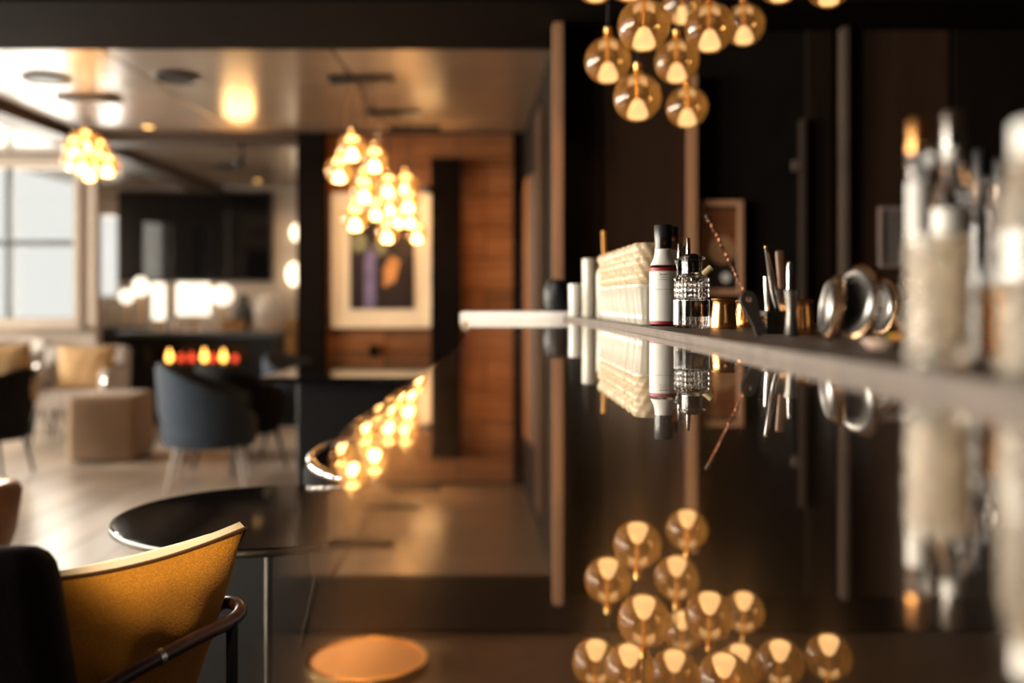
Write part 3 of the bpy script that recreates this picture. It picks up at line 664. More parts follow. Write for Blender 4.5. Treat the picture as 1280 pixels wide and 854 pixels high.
# coil-rimmed strainers standing on edge
def strainer(label, p, r, yaw, tilt):
    t = thing('strainer', label, 'strainer', p)
    rot = Matrix.Rotation(yaw, 3, 'Z') @ Matrix.Rotation(tilt, 3, 'X')      # disc plane x-z, normal y
    R = lambda x, y, z: rot @ Vector((x, y, z+r+0.0035))
    dz = Vector((0, 0, r+0.0035))
    pl = B(); lathe(pl, [(r*0.68, -0.002), (r*0.72, 0.004), (r*0.82, 0.0055), (r*0.90, 0.003), (r*0.91, -0.001), (r*0.84, -0.002)], close=False, rot=Matrix.Rotation(PI/2, 3, 'X'), seg=48)
    bmesh.ops.transform(pl, matrix=rot.to_4x4() @ Matrix.Translation(dz), verts=pl.verts)
    obj('plate', pl, 'strainer_plate', t, label='silver dished plate')
    ce_ = B(); lathe(ce_, [(0, -0.004), (r*0.50, -0.0035), (r*0.69, 0.0005), (r*0.71, -0.002), (r*0.5, -0.006), (0, -0.0065)], rot=Matrix.Rotation(PI/2, 3, 'X'), seg=40)
    bmesh.ops.transform(ce_, matrix=rot.to_4x4() @ Matrix.Translation(dz), verts=ce_.verts)
    obj('centre', ce_, 'strainer_dark', t, label='dark grey dished centre')
    n = 40; st = 7; pts = [R((r*0.93+0.0052*math.cos(2*PI*k/st))*math.cos(2*PI*k/(n*st)), 0.0065+0.0052*math.sin(2*PI*k/st), (r*0.93+0.0052*math.cos(2*PI*k/st))*math.sin(2*PI*k/(n*st))) for k in range(n*st+1)]
    obj('coil', one(tube, pts, 0.0017, 5), 'copper_dull', t, label='copper wire coil round the rim')
    obj('prong', one(tube, [R(-r*0.35, -0.002, -r*0.80), R(-r*0.40, 0.016, -r*0.99)], 0.0022, 8), 'steel', t)
    obj('prong', one(tube, [R(r*0.35, -0.002, -r*0.80), R(r*0.40, 0.016, -r*0.99)], 0.0022, 8), 'steel', t)
    # drop so the lowest point touches the ledge
    lo = min((rot @ Vector((v.co.x, v.co.y, v.co.z))).z if False else v.co.z for ch in t.children for v in ch.data.vertices)
    t.location.z += -lo
    return t
strainer('silver strainer with copper coil, seen almost edge-on', ledge(1030, 1.24), 0.037, math.radians(-97), math.radians(-8))
strainer('largest silver strainer with copper coil, facing the viewer', ledge(1062, 1.22), 0.0445, math.radians(-76), math.radians(-8))
strainer('smaller strainer with copper coil, behind the largest one', ledge(1097, 1.36), 0.037, math.radians(-82), math.radians(-6))
strainer('strainer lying low and mostly hidden by the crystal glass', ledge(1140, 1.30), 0.026, math.radians(-40), math.radians(-30))
# garnish dish
g = thing('garnish_dish', 'small pale dish of citrus peel before the strainers', 'dish', ledge(1104, 1.03))
obj('bowl', one(lathe, [(0, 0), (0.014, 0), (0.0215, 0.007), (0.0225, 0.0105), (0.0205, 0.010), (0.013, 0.004), (0, 0.003)], seg=32), 'pink_dish', g)
for k, (x, y, rr) in enumerate(((0.008, 0.002, 0.4), (-0.004, 0.006, 1.6), (0.012, -0.006, 2.5))):
    pb = B(); tube(pb, [(x-0.006*math.cos(rr), y-0.006*math.sin(rr), 0.009), (x, y, 0.0145), (x+0.006*math.cos(rr), y+0.006*math.sin(rr), 0.0105)], 0.0028, 8, True, 1)
    tag(obj('citrus_peel', pb, 'green' if k == 0 else 'copper_dull' if k == 1 else 'orange', None, True, ledge(1104, 1.03)), ('green curl of lime peel in the pale dish', 'brown curl of dried peel in the pale dish', 'orange curl of peel in the pale dish')[k], 'peel')

# crystal at the right edge
def cut_tumbler(label, p, r, h, mat='crystal'):
    def rad(a, rr, z):
        if rr < r*0.88: return rr
        u = (a/(2*PI)*9+z*42) % 1; v_ = (a/(2*PI)*9-z*42) % 1
        return rr*(1-0.22*max(abs(u-0.5), abs(v_-0.5)))
    prof = [(0, 0), (r*0.9, 0), (r, 0.003)]+[(r, 0.004+(h-0.02)*k/26) for k in range(27)]+[(r*0.99, h-0.006), (r*0.97, h), (r*0.92, h-0.001), (r*0.80, h*0.5), (r*0.76, 0.016), (0, 0.014)]
    return tag(obj('crystal_glass', one(lathe, prof, seg=96, rad=rad), mat, None, False, p), label, 'glass')
cut_tumbler('large blurred cut-crystal glass at the near end of the ledge', ledge(1173, 0.72), 0.0235, 0.097)
def slim_bottle(name, label, p, r, zs, h, neck, capmat, glassmat='clear', ring=None, paper=None):
    t = thing(name, label, 'bottle', p)
    obj('glass_body', one(lathe, [(0, 0), (r*0.92, 0), (r, 0.004), (r, zs*0.9), (r*0.93, zs*0.96), (neck*1.25, zs+0.012), (neck, zs+0.02), (neck, h*0.93), (neck*0.7, h*0.93), (neck*0.7, zs), (r*0.86, zs*0.88), (r*0.86, 0.008), (0, 0.007)], seg=36), glassmat, t)
    obj('cap', one(lathe, [(0, h*0.86), (neck*1.12, h*0.86), (neck*1.12, h*0.985), (neck*0.95, h), (0, h)], seg=24), capmat, t)
    if paper: obj('label', one(lathe, [(r*1.01, paper[0]), (r*1.01, paper[1])], seg=36, close=False), 'label', t)
    if ring: obj('neck_label', one(lathe, [(neck*1.05, ring[0]), (neck*1.05, ring[1])], seg=24, close=False), 'label', t)
    return t
slim_bottle('slim_bottle', 'thin clear bottle with copper cap behind the crystal glass', ledge(1148, 0.84), 0.0092, 0.165, 0.203, 0.0082, 'copper', ring=None, paper=(0.05, 0.150))
slim_bottle('clear_bottle', 'clear sloping-shouldered bottle behind the large crystal glass', ledge(1190, 0.87), 0.0165, 0.155, 0.215, 0.0078, 'steel', ring=(0.17, 0.184), paper=(0.06, 0.13))
slim_bottle('clear_bottle', 'blurred pale bottle cut off by the right edge of the picture', ledge(1297, 0.62), 0.0225, 0.125, 0.162, 0.0135, 'label', 'crystal', ring=(0.134, 0.138))
slim_bottle('dark_bottle', 'dim slender bottle behind the amber glass, left one', ledge(1227, 1.02), 0.013, 0.15, 0.205, 0.008, 'black')
slim_bottle('dark_bottle', 'dim slender bottle behind the amber glass, right one', ledge(1252, 1.05), 0.013, 0.15, 0.200, 0.008, 'black')
am = thing('amber_glass', 'small glass of amber drink right of the crystal glass', 'glass', ledge(1231, 0.76))
obj('glass_body', one(lathe, [(0, 0), (0.0105, 0), (0.0118, 0.003), (0.0122, 0.074), (0.0112, 0.074), (0.0104, 0.008), (0, 0.007)], seg=36), 'clear', am)
obj('drink', one(lathe, [(0, 0.0085), (0.0100, 0.0085), (0.0106, 0.060), (0, 0.060)], seg=36), 'amber_drink', am, label='amber liquid')

# ------------------------------------------------------------------ back bar pictures
def picture(label, x0, x1, z0, z1, y, frame_mat, fw_, inner, name='framed_picture', mat_w=0.0):
    t = thing(name, label, 'picture', ((x0+x1)/2, y, z0)); cx = (x0+x1)/2
    f = B()
    H = z1-z0; W = x1-x0
    for c, s in (((-W/2+fw_/2, 0, H/2), (fw_, 0.03, H)), ((W/2-fw_/2, 0, H/2), (fw_, 0.03, H)), ((0, 0, fw_/2), (W-2*fw_, 0.03, fw_)), ((0, 0, H-fw_/2), (W-2*fw_, 0.03, fw_))): bx(f, c, s, None, 0.003, 1)
    obj('frame', f, frame_mat, t, False)
    if mat_w: obj('mat', one(bx, (0, 0.004, H/2), (W-2*fw_, 0.008, H-2*fw_)), 'mat_board', t, False)
    inner(t, W-2*fw_-2*mat_w, H-2*fw_-2*mat_w, H/2)
    return t
def art_main(t, W, H, zc):
    m, nt, b = nm('still_life_paint'); b.inputs['Roughness'].default_value = 0.35
    n = tex(nt, 4, (1, 1, 1), 5); r = ramp(nt, n.outputs[0], [(0.35, (0.010, 0.008, 0.012)), (0.65, (0.035, 0.022, 0.020))]); L(nt, r.outputs[0], b.inputs['Base Color']); M['paint_dark'] = m
    M['paint_blue'] = plain('paint_blue', (0.16, 0.13, 0.26), 0.5, var=0.4, scale=14); M['paint_orange'] = plain('paint_orange', (0.55, 0.25, 0.08), 0.5, var=0.4, scale=14); M['paint_green'] = plain('paint_green', (0.22, 0.21, 0.11), 0.5, var=0.4, scale=20)
    obj('canvas', one(bx, (0, -0.002, zc), (W, 0.006, H)), 'paint_dark', t, False)
    def blob(mat, pts):
        bm = B(); vs = [bm.verts.new((x*W, -0.0056, zc+z*H)) for x, z in pts]; bm.faces.new(vs); obj('painted_shape', bm, mat, t, False)
    circ = lambda cx, cz, rx, rz, n=18: [(cx+rx*math.cos(2*PI*k/n), cz+rz*math.sin(2*PI*k/n)) for k in range(n)]
    blob('paint_blue', [(-0.28, -0.49), (-0.10, -0.49), (-0.10, 0.02), (-0.05, 0.12), (-0.24, 0.12), (-0.28, 0)])
    blob('paint_orange', [(0.02, -0.28), (0.20, -0.22), (0.28, 0.0), (0.14, 0.05), (0.02, -0.08)])
    blob('paint_green', circ(-0.36, 0.18, 0.13, 0.10)); blob('paint_green', circ(-0.04, 0.13, 0.11, 0.08))
picture('large picture in a wide cream frame on the boarded wall', P(414,0,7.44).x, P(541,0,7.44).x, P(0,410,7.44).z, P(0,241,7.44).z, 7.455, 'mat_board', 0.035, art_main, mat_w=0.105)
def art_brown(t, W, H, zc):
    M['art_rust'] = plain('rust_paint', (0.20, 0.065, 0.02), 0.5, var=0.4, scale=8); M['art_sand'] = plain('sand_paint', (0.42, 0.22, 0.10), 0.5, var=0.2); M['art_black'] = plain('black_paint', (0.02, 0.013, 0.01), 0.5)
    obj('canvas', one(bx, (0, 0, zc), (W, 0.012, H)), 'art_black', t, False)
    obj('painted_shape', one(bx, (0, -0.0068, zc+H*0.22), (W, 0.001, H*0.50)), 'art_rust', t, False)
    obj('painted_shape', one(lathe, [(0, 0), (W*0.45, 0)], (0, -0.0075, zc-H*0.03), Matrix.Rotation(PI/2, 3, 'X'), 24, None, False), 'art_sand', t, False)
    obj('painted_shape', one(lathe, [(0, 0), (W*0.16, 0)], (W*0.12, -0.0076, zc-H*0.36), Matrix.Rotation(PI/2, 3, 'X'), 20, None, False), 'white_glaze', t, False)
picture('rust-brown picture in a wooden frame in the black back-bar recess', P(873,0,4.57).x+0.01, P(930,0,4.57).x, P(0,369,4.57).z, P(0,250,4.57).z, 4.585, 'pale_trim', 0.028, art_brown)
def art_notice(t, W, H, zc):
    obj('paper', one(bx, (0, 0, zc), (W, 0.010, H)), 'art_paper', t, False)
picture('grey framed notice hanging on the back wall beside the crystal glass', P(1098,0,4.57).x, P(1143,0,4.57).x, P(0,335,4.57).z, P(0,258,4.57).z, 4.57, 'notice_frame', 0.018, art_notice, 'framed_notice')
tag(obj('switch_plate', one(bx, (P(998,0,4.55).x, 4.575, P(0,207,4.57).z), (0.045, 0.03, 0.05), None, 0.004, 1), 'grey_trim'), 'small grey box on the back wall above the bar tools', 'switch')

# ------------------------------------------------------------------ lounge seats and tables
def tub_chair(label, loc, rz, cloth, legmat, r=0.30, hb=0.78, ha=0.54, zb=0.27, rim=None, leg_r=0.011, splay=0.05):
    """tub chair whose back is towards -x and which opens to +x"""
    t = thing('tub_chair', label, 'chair', loc, rz)
    sh = B(); n = 40; A = math.radians(140); outer = []
    def hgt(a): return ha+(hb-ha)*max(0.0, math.cos(a*0.62))**1.6
    prof = []
    for k in range(n+1):
        a = -A+2*A*k/n; ca, sa = -math.cos(a), math.sin(a); h = hgt(a)
        ro = r; ri = r-0.05
        ring = [(ro*0.84, zb), (ro*0.95, zb+(h-zb)*0.4), (ro, h-0.03), (ro-0.012, h-0.006), ((ro+ri)/2, h), (ri+0.012, h-0.006), (ri, h-0.03), (ri*0.95, zb+(h-zb)*0.4), (ri*0.84, zb)]
        prof.append([sh.verts.new((q*ca, q*sa, z)) for q, z in ring])
    for Aq, Bq in zip(prof, prof[1:]):
        for k in range(9): sh.faces.new((Aq[k], Bq[k], Bq[(k+1) % 9], Aq[(k+1) % 9]))
    sh.faces.new(prof[0]); sh.faces.new(list(reversed(prof[-1])))
    bmesh.ops.recalc_face_normals(sh, faces=sh.faces)
    obj('back_shell', sh, cloth, t)
    obj('seat', one(lathe, [(0, zb-0.02), (r*0.84, zb-0.02), (r*0.90, zb+0.01), (r*0.90, zb+0.13), (r*0.82, zb+0.165), (0, zb+0.175)], seg=36), cloth, t)
    if rim:
        pts = [(-(r-0.025)*math.cos(a), (r-0.025)*math.sin(a), hgt(a)+0.006) for a in [-A+2*A*k/30 for k in range(31)]]
        obj('top_rail', one(tube, pts, 0.016, 10), rim, t, label='polished top rail')
    for sx in (-1, 1):
        for sy in (-1, 1):
            obj('leg', one(tube, [(sx*r*0.55, sy*r*0.60, zb), (sx*(r*0.55+splay), sy*(r*0.60+splay), 0)], [leg_r*1.2, leg_r*0.8], 10), legmat, t)
    return t
fz = lambda px, d: Vector(((px-640)*d/F, d, 0))
tub_chair('slate blue tub chair with pale slim legs, seen from its side', fz(262, 6.0), math.radians(12), 'blue', 'grey_cloth', 0.31, 0.745, 0.54)
tub_chair('black tub chair just right of the slate blue one', fz(300, 6.6), math.radians(50), 'black_cloth', 'black', 0.29, 0.71, 0.53)
tub_chair('blue-grey tub chair at the far side of the dark table', fz(378, 7.08), math.radians(-25), 'blue', 'black', 0.28, 0.74, 0.56)
tub_chair('black tub chair at the left edge, under a tan cushion', fz(-22, 6.25), math.radians(185), 'black_cloth', 'black', 0.31, 0.70, 0.52)
tub_chair('black chair with polished top rail close against the bar', Vector((-0.41, 3.12, 0.0125)), math.radians(-60), 'black_cloth', 'black', 0.24, 0.63, 0.57, rim='steel')
tub_chair('tan leather tub chair at the left edge, near the pillow', Vector((-1.90, 3.05, 0)), math.radians(150), 'tan_leather', 'black', 0.36, 0.56, 0.50)

def pillow_bm(w_, h_, t_, n=22, g=0.0, bow=0.06):
    """a filled cushion: two domed faces meeting in a narrow gusset; x wide, z tall, y thick"""
    bm = B(); rows = {}
    for side in (-1, 1):
        for i in range(n+1):
            for k in range(n+1):
                u = -1+2*i/n; v_ = -1+2*k/n
                px = u*(1-bow*(1-v_*v_)*abs(u)**3); pz = v_*(1-bow*(1-u*u)*abs(v_)**3)
                d = (max(0, 1-abs(u)**2.6)*max(0, 1-abs(v_)**2.6))**0.55
                wr = 0.004*math.sin(9*u+4*v_)*math.sin(7*v_-3*u)*d
                rows[side, i, k] = bm.verts.new((px*w_/2, side*(g+t_/2*d)+wr, pz*h_/2))
    for side in (-1, 1):
        for i in range(n):
            for k in range(n):
                f = [rows[side, i, k], rows[side, i+1, k], rows[side, i+1, k+1], rows[side, i, k+1]]
                bm.faces.new(f if side < 0 else list(reversed(f)))
    edge = [(i, 0) for i in range(n)]+[(n, k) for k in range(n)]+[(i, n) for i in range(n, 0, -1)]+[(0, k) for k in range(n, 0, -1)]
    if g:
        for (a, b), (c, d) in zip(edge, edge[1:]+edge[:1]): bm.faces.new((rows[-1, c, d], rows[-1, a, b], rows[1, a, b], rows[1, c, d]))
    else: bmesh.ops.remove_doubles(bm, verts=bm.verts, dist=1e-6)
    return bm
def cushion(label, p, rot, w_, h_, t_, mat):
    return tag(obj('cushion', pillow_bm(w_, h_, t_), mat, None, True, p, rot), label, 'cushion')
cushion('tan cushion on the black tub chair at the left edge', P(2, 468, 6.25), (0.12, -0.10, math.radians(8)), 0.40, 0.38, 0.16, 'tan')

def arm_chair(label, loc, rz, cloth, legmat, W=0.62, D=0.62, H=0.74, rail=None):
    t = thing('armchair', label, 'chair', loc, rz)
    obj('seat', one(bx, (0, 0, 0.34), (W-0.12, D-0.06, 0.16), None, 0.04, 3), cloth, t)
    obj('backrest', one(bx, (0, D/2-0.05, 0.52), (W, 0.12, H-0.30), (-0.10, 0, 0), 0.05, 3), cloth, t)
    for s in (-1, 1):
        obj('armrest', one(bx, (s*(W/2-0.05), -0.02, 0.42), (0.10, D-0.08, 0.32), None, 0.04, 3), cloth, t)
        if rail: obj('arm_rail', one(tube, [(s*(W/2-0.05), -D/2+0.02, 0.40), (s*(W/2-0.05), -D/2+0.02, 0.595), (s*(W/2-0.05), D/2-0.10, 0.60)], 0.018, 8, True, 2), rail, t, label='polished arm rail')
        for q in (-1, 1): obj('leg', one(tube, [(s*(W/2-0.08), q*(D/2-0.08), 0.27), (s*(W/2-0.05), q*(D/2-0.05), 0)], [0.018, 0.012], 8), legmat, t)
    return t
arm_chair('pale grey armchair with polished arms behind the square pouf', fz(98, 7.95), math.radians(8), 'grey_cloth', 'black', 0.66, 0.64, 0.74, 'steel')
cushion('tan cushion leaning in the pale grey armchair', P(108, 460, 7.80), (-0.15, 0, math.radians(6)), 0.44, 0.36, 0.15, 'tan')
pf = thing('pouf', 'square oatmeal fabric pouf on the floor before the grey armchair', 'pouf', fz(140, 7.05), math.radians(4))
pf_b = B(); bx(pf_b, (0, 0, 0.235), (0.47, 0.47, 0.46), None, 0.055, 4); obj('body', pf_b, 'oat', pf)
obj('top_seam', one(tube, [(0.228*math.cos(a)*min(1/abs(math.cos(a)) if abs(math.cos(a)) > 1e-3 else 9, 1/abs(math.sin(a)) if abs(math.sin(a)) > 1e-3 else 9, 1.22)*1.02, 0.228*math.sin(a)*min(1/abs(math.cos(a)) if abs(math.cos(a)) > 1e-3 else 9, 1/abs(math.sin(a)) if abs(math.sin(a)) > 1e-3 else 9, 1.22)*1.02, 0.395) for a in [2*PI*k/48 for k in range(49)]], 0.007, 6), 'oat', pf)
# dark dining table before the picture
M['screen'] = plain('screen_glass', (0.004, 0.004, 0.005), 0.06, spec=0.55)
tb_ = thing('lounge_table', 'long glossy black table standing before the framed picture', 'table', (-0.82, 5.6, 0))
obj('table_top', one(bx, (0, 0, 0.735), (0.78, 1.70, 0.03), None, 0.004, 2), 'gloss_black', tb_, False)
for s in (-1, 1): obj('leg', one(bx, (0, s*0.62, 0.36), (0.50, 0.07, 0.72), None, 0.006, 1), 'black', tb_, False)
# round black side table
rt = thing('side_table', 'round gloss black side table beside the ochre pillow', 'table', fz(336, 2.52)+Vector((0, 0, 0.0105)))
obj('table_top', one(lathe, [(0, 0.548), (0.360, 0.548), (0.372, 0.556), (0.374, 0.566), (0.370, 0.571), (0, 0.571)], seg=72), 'gloss_black', rt)
obj('rim', one(lathe, [(0.3745, 0.553), (0.3765, 0.556), (0.3765, 0.565), (0.3745, 0.568)], seg=72, close=False), 'dark_steel', rt)
obj('pole', one(lathe, [(0.014, 0.02), (0.010, 0.10), (0.010, 0.50), (0.05, 0.548)], seg=20), 'dark_steel', rt)
obj('base', one(lathe, [(0, 0), (0.19, 0), (0.19, 0.012), (0.02, 0.028), (0, 0.028)], seg=40), 'black', rt)

tag(obj('rug', one(bx, (-0.72, 2.75, 0.005), (1.14, 3.5, 0.010), None, 0.003, 1), 'black_cloth', None, False), 'dark charcoal runner rug on the floor along the bar', 'rug')  # flat dark sheet added to darken the floor along the bar
# ochre pillow in the dark chair beside the bar
TL, TR = P(22, 722, 1.44), P(303, 656, 1.74)
u_ = (TR-TL).normalized(); dn = Vector((-0.25, 0.43, -0.90)); dn = (dn-u_*dn.dot(u_)).normalized(); nn = u_.cross(dn).normalized()
if nn.y > 0: nn = -nn
Wp = (TR-TL).length; Hp = 0.40
Rm = Matrix((u_, -nn, -dn)).transposed()               # local x = along the top, y = away from the viewer, z = up
if Rm.determinant() < 0: Rm = Matrix((-u_, -nn, -dn)).transposed()
cen = (TL+TR)/2+dn*Hp/2
pw = thing('ochre_pillow', 'ochre woven pillow with cream edge in the dark chair by the bar', 'cushion', cen)
def face_of(bm_, lo):                                  # keep the vertices of one side
    return bm_
full = pillow_bm(Wp, Hp, 0.17, 30, 0.009, 0.12)
front_f = [f for f in full.faces if f.calc_center_median().y < -0.0085]; mids = [f for f in full.faces if abs(f.calc_center_median().y) <= 0.0085]
fb = full.copy(); gs = full.copy()
full.faces.ensure_lookup_table(); idx_mid = {f.index for f in mids}
full.faces.index_update()
def keep(bm_, cond):
    bmesh.ops.delete(bm_, geom=[f for f in bm_.faces if not cond(f.calc_center_median())], context='FACES'); return bm_
n_loc = Rm.to_4x4()
for nm_, b_, cnd, mt in (('front_cover', fb, lambda c: c.y < -0.0088, 'ochre'), ('back_cover', gs, lambda c: -0.0088 <= c.y, 'cream_gusset')):
    keep(b_, cnd)
    if nm_ == 'back_cover':
        for q_ in b_.verts: q_.co.y = 0.009+(q_.co.y-0.009)*0.45 if q_.co.y > 0.009 else q_.co.y
    bmesh.ops.transform(b_, matrix=n_loc, verts=b_.verts); obj(nm_, b_, mt, pw, label='cream linen back and edge' if nm_ == 'back_cover' else None)
full.free()
pts = []
for k in range(81):
    s_ = k/20.0; q = int(s_) % 4; f_ = s_-int(s_)
    u, v_ = ((-1+2*f_, 1), (1, 1-2*f_), (1-2*f_, -1), (-1, -1+2*f_))[q]
    px = u*(1-0.12*(1-v_*v_)*abs(u)**3); pz = v_*(1-0.12*(1-u*u)*abs(v_)**3)
    pts.append(Rm @ Vector((px*Wp/2, -0.010, pz*Hp/2)))
obj('piping', one(tube, pts, 0.0035, 6), 'piping', pw, label='brown piping along the seam')
# its chair
lc = thing('lounge_chair', 'dark brown lounge chair holding the ochre pillow beside the bar', 'chair', (-0.62, 1.55, 0))
o_ = Vector((-0.62, 1.55, 0))
bk = B(); bx(bk, (0, 0, 0), (0.34, 0.10, 0.62), None, 0.045, 4)
for v_ in bk.verts: v_.co.x += -0.05*(v_.co.z/0.3) if v_.co.x > 0 else 0
xf(bk, bk.verts[:], Vector((-0.72, 1.27, 0.485))-o_, (math.radians(-6), 0, math.radians(14)))
obj('backrest', bk, 'brown_cloth', lc)
obj('seat', one(bx, Vector((-0.64, 1.62, 0.24))-o_, (0.56, 0.58, 0.14), (0, 0, math.radians(14)), 0.05, 4), 'brown_cloth', lc)
rail = [P(120,868,1.46), P(165,840,1.50), P(255,793,1.60), P(292,776,1.66), P(304,762,1.70), P(288,751,1.74), P(268,758,1.78), P(255,790,1.80)]
obj('arm_rail', one(tube, [p-o_ for p in rail], 0.0115, 14, True, 3), 'leather', lc, label='polished dark leather arm rail')
c0 = P(197,823,1.535); c1 = P(203,820,1.542)
obj('collar', one(tube, [c0-o_, c1-o_], 0.0138, 14), 'steel', lc, label='steel collar on the arm rail')
for p in (P(150,850,1.49), P(290,776,1.655)):
    obj('leg', one(tube, [p-o_, Vector((p.x, p.y, 0.0105))-o_], 0.010, 10), 'black', lc)
for x, y in ((-0.86, 1.40), (-0.80, 1.86)):
    obj('leg', one(tube, [Vector((x, y, 0.26))-o_, Vector((x, y, 0.0105))-o_], 0.012, 10), 'black', lc)

# ------------------------------------------------------------------ far room
# fireplace console with a line of flames
fy = 9.25
fp = thing('fireplace', 'long low black fireplace with a line of small flames', 'fireplace', (P(246,0,fy).x, fy, 0))
Wf = 1.42; Hf = 0.78
fbm = B(); bx(fbm, (0, 0.25, 0.26), (Wf, 0.5, 0.52)); bx(fbm, (0, 0.25, Hf-0.04), (Wf, 0.5, 0.08)); bx(fbm, (-Wf/2+0.12, 0.25, 0.61), (0.24, 0.5, 0.18)); bx(fbm, (Wf/2-0.12, 0.25, 0.61), (0.24, 0.5, 0.18)); bx(fbm, (0, 0.47, 0.61), (Wf, 0.06, 0.18))
obj('surround', fbm, 'black', fp, False)
obj('mantel', one(bx, (0, 0.22, Hf+0.02), (Wf+0.08, 0.60, 0.04), None, 0.005, 1), 'grey_panel', fp, False)
for k, x in enumerate((-0.31, -0.20, -0.10, 0.02, 0.10, 0.20, 0.31)):
    hgt = (0.13, 0.09, 0.10, 0.14, 0.09, 0.13, 0.08)[k]
    obj('flame', one(lathe, [(0, 0), (0.022, 0.012), (0.030, hgt*0.3), (0.018, hgt*0.65), (0.005, hgt*0.9), (0, hgt)], (x, 0.16, 0.533), None, 12), 'flame' if k in (0, 3, 5) else 'ember', fp)
obj('burner', one(bx, (0, 0.16, 0.527), (0.8, 0.08, 0.016)), 'dark_steel', fp, False)
# screen on the far wall
tv = thing('wall_screen', 'large dark glossy screen on the far wall', 'screen', (P(244,0,11.05).x, 11.07, P(0,352,11.05).z))
Wt, Ht = 192*11.05/F, 112*11.05/F
obj('panel', one(bx, (0, 0, Ht/2), (Wt, 0.04, Ht), None, 0.004, 1), 'screen', tv, False)
fbm = B()
for c, s in (((0, -0.022, 0.012), (Wt, 0.012, 0.024)), ((0, -0.022, Ht-0.012), (Wt, 0.012, 0.024)), ((-Wt/2+0.012, -0.022, Ht/2), (0.024, 0.012, Ht)), ((Wt/2-0.012, -0.022, Ht/2), (0.024, 0.012, Ht))): bx(fbm, c, s)
obj('bezel', fbm, 'black', tv, False)
# sideboard under it with lamps and ornaments
sy_ = 10.55; st = 0.80
sb = thing('sideboard', 'long honey wood sideboard below the dark screen', 'sideboard', (P(265,0,sy_).x, sy_, 0))
obj('top', one(bx, (0, 0, st-0.02), (1.85, 0.44, 0.04), None, 0.005, 1), 'honey', sb, False)
obj('carcass', one(bx, (0, 0.01, 0.41), (1.80, 0.40, 0.70)), 'honey', sb, False)
for k in range(4): obj('door', one(bx, (-0.68+k*0.453, -0.2, 0.41), (0.44, 0.02, 0.66), None, 0.004, 1), 'honey', sb, False)
for s in (-0.8, 0.8): obj('foot', one(bx, (s, 0, 0.03), (0.06, 0.36, 0.06)), 'black', sb, False)
def table_lamp(label, px, d, r, h0, h1, square=False):
    t = thing('table_lamp', label, 'lamp', ((px-640)*d/F, d, st))
    obj('base', one(lathe, [(0, 0), (0.06, 0), (0.06, 0.012), (0.012, 0.02), (0.012, h0), (0, h0)], seg=20), 'gold', t)
    if square: obj('shade', one(lathe, [(0, h0-0.01), (r, h0-0.01), (r*0.96, h1), (0, h1)], seg=28), 'shade', t, label='lit white shade')
    else: obj('shade', one(lathe, [(r*math.sin(a), (h0+h1)/2-(h1-h0)/2*math.cos(a)) for a in [PI*k/14 for k in range(15)]], seg=24), 'shade', t, label='lit white shade')
    return t
table_lamp('wide drum table lamp glowing at the middle of the sideboard', 242, 10.5, 0.17, 0.17, 0.50, True)
table_lamp('narrow tall lit lamp left of the drum lamp', 198, 10.5, 0.065, 0.12, 0.50, True)
table_lamp('round lit globe lamp right of the drum lamp', 278, 10.5, 0.11, 0.26, 0.48)
table_lamp('small lit globe lamp at the left end of the sideboard', 176, 10.55, 0.08, 0.36, 0.56)
table_lamp('smallest lit globe lamp beside the bright narrow window', 158, 10.5, 0.075, 0.28, 0.43)
vb = B(); lathe(vb, [(0, 0), (0.07, 0), (0.10, 0.06), (0.11, 0.18), (0.06, 0.30), (0.05, 0.38), (0.04, 0.38), (0, 0.3)], seg=28)
tag(obj('vase', vb, 'grey_panel', None, True, ((304-640)*10.65/F, 10.65, st)), 'dark slate vase standing right of the lit lamps', 'vase')
vb = B(); lathe(vb, [(0, 0), (0.10, 0), (0.15, 0.08), (0.16, 0.22), (0.12, 0.34), (0.08, 0.38), (0.065, 0.36), (0, 0.3)], seg=28)
tag(obj('vase', vb, 'white_glaze', None, True, ((336-640)*10.6/F, 10.6, st)), 'big white vase at the right end of the sideboard', 'vase')
for k, (px, r_, h_) in enumerate(((213, 0.055, 0.12), (257, 0.05, 0.10))):
    cb_ = B(); lathe(cb_, [(0, 0), (r_*0.7, 0), (r_, h_*0.3), (r_, h_), (r_*0.9, h_), (r_*0.9, h_*0.3), (0, 0.01)], seg=24)
    tag(obj('ceramic_cup', cb_, 'white_glaze', None, True, ((px-640)*10.4/F, 10.42, st)), ('white cup between the narrow lamp and drum lamp', 'short white cup right of the drum lamp', 'taller white cup left of the narrow lamp')[k], 'cup')
ac = tub_chair('slate grey high-backed chair before the sideboard, left of the fireplace', fz(160, 10.04), math.radians(90), 'grey_cloth', 'black', 0.27, 0.86, 0.80)
for ch in ac.children:
    if ch.name.split('.')[0] in ('back_shell', 'seat'):
        ch.data.materials.clear(); ch.data.materials.append(M['grey_panel'])
for px, w_, lb in ((292, 0.20, 'small honey wood box on the sideboard, left of the white vase'), (366, 0.16, 'small honey wood box at the very right end of the sideboard')):
    hb = thing('wooden_box', lb, 'box', ((px-640)*10.375/F, 10.375, st))
    obj('body', one(bx, (0, 0, 0.045), (w_, 0.12, 0.09), None, 0.004, 1), 'honey', hb, False); obj('lid', one(bx, (0, 0, 0.101), (w_+0.01, 0.13, 0.02), None, 0.004, 1), 'honey', hb, False)
# sconces to the right of the screen
for px, py, rr, lb in ((371, 291, 0.075, 'upper lit sconce on the wall right of the dark screen'), (368, 343, 0.10, 'lower large lit sconce right of the dark screen')):
    p = P(px, py, 11.0); s = thing('wall_sconce', lb, 'wall lamp', (p.x, 11.1, p.z))
    obj('arm', one(tube, [(0, 0, 0), (0, -0.08, 0)], 0.014, 8), 'gold', s)
    obj('shade', one(ball, (0, -0.11, 0), rr, 3, (0.8, 0.8, 1.25)), 'sconce', s)
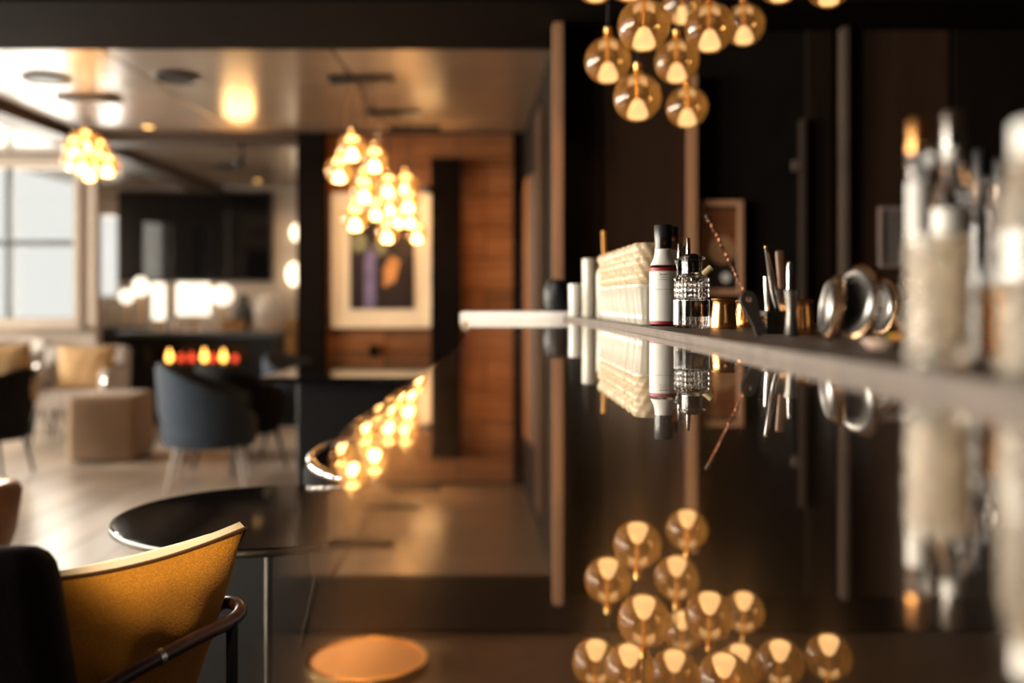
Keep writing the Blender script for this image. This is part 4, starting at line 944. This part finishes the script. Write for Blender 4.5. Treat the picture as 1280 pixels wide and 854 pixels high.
# dark objects by the window: blinds box, low table with glasses
for px, d, lb in ((14, 8.25, 'pale rounded chair standing below the tall bright window'),):
    tub_chair(lb, fz(px, d), math.radians(-90), 'grey_cloth', 'black', 0.27, 0.80, 0.66)

# ------------------------------------------------------------------ spot lamps, some added only for their light
def spot(name, loc, target, power, col, ang=1.2, size=0.05):
    l = bpy.data.lights.new(name, 'SPOT'); l.energy = power; l.color = col; l.spot_size = ang; l.spot_blend = 0.8; l.shadow_soft_size = size
    o = bpy.data.objects.new(name, l); COL.objects.link(o); o.location = loc
    o.rotation_euler = (Vector(target)-Vector(loc)).to_track_quat('-Z', 'Y').to_euler(); return o
spot('picture_spot', (-0.9, 6.3, ZC-0.03), (-0.95, 7.5, 1.3), 40, (1.0, 0.66, 0.36), 1.3)
spot('board_spot', (-0.15, 6.5, ZC-0.03), (-0.12, 7.5, 1.4), 16, (1.0, 0.60, 0.30), 1.2)
spot('post_spot', (0.2, 3.9, 2.36), (0.25, 4.5, 1.3), 8, (1.0, 0.60, 0.32), 0.9)
spot('sideboard_spot', (-2.9, 10.2, ZC-0.03), (-2.6, 11.0, 1.2), 20, (1.0, 0.66, 0.36), 1.6)
spot('end_counter_spot', (-1.1, 1.3, 2.36), (0.0, 3.2, 1.07), 260, (1.0, 0.90, 0.80), 0.17, 0.03)  # made-up spot, added to whiten the end counter
spot('pillow_spot', (-0.45, 0.75, 2.36), (-0.575, 1.60, 0.79), 230, (1.0, 0.80, 0.56), 0.19, 0.04)  # narrow spot added to brighten the pillow's top edge
for x, y, lb, tx in ((-0.62, 7.28, 'small black uplight near the top of the dark column', -0.66), (-2.02, 7.36, 'small black uplight fixed to the header beam', -2.0)):  # made-up lamps and housings, added for warm pools on the ceiling
    ul = thing('uplight', lb, 'wall lamp', (x, y, 1.90 if x > -1 else 2.10))
    obj('housing', one(lathe, [(0, 0), (0.030, 0), (0.034, 0.004), (0.034, 0.055), (0.028, 0.055), (0.026, 0.035), (0, 0.035)], seg=20), 'black', ul)
    obj('bracket', one(bx, (0, 0.055, 0.02), (0.02, 0.10, 0.02)), 'black', ul, False)
    if x < -1: obj('bracket', one(bx, (0, 0.1, 0.115), (0.02, 0.02, 0.21)), 'black', ul, False)
    spot('uplight_lamp', (x, y, ul.location.z+0.05), (tx, y-0.22, ZC), 15, (1.0, 0.54, 0.20), 1.9, 0.12)
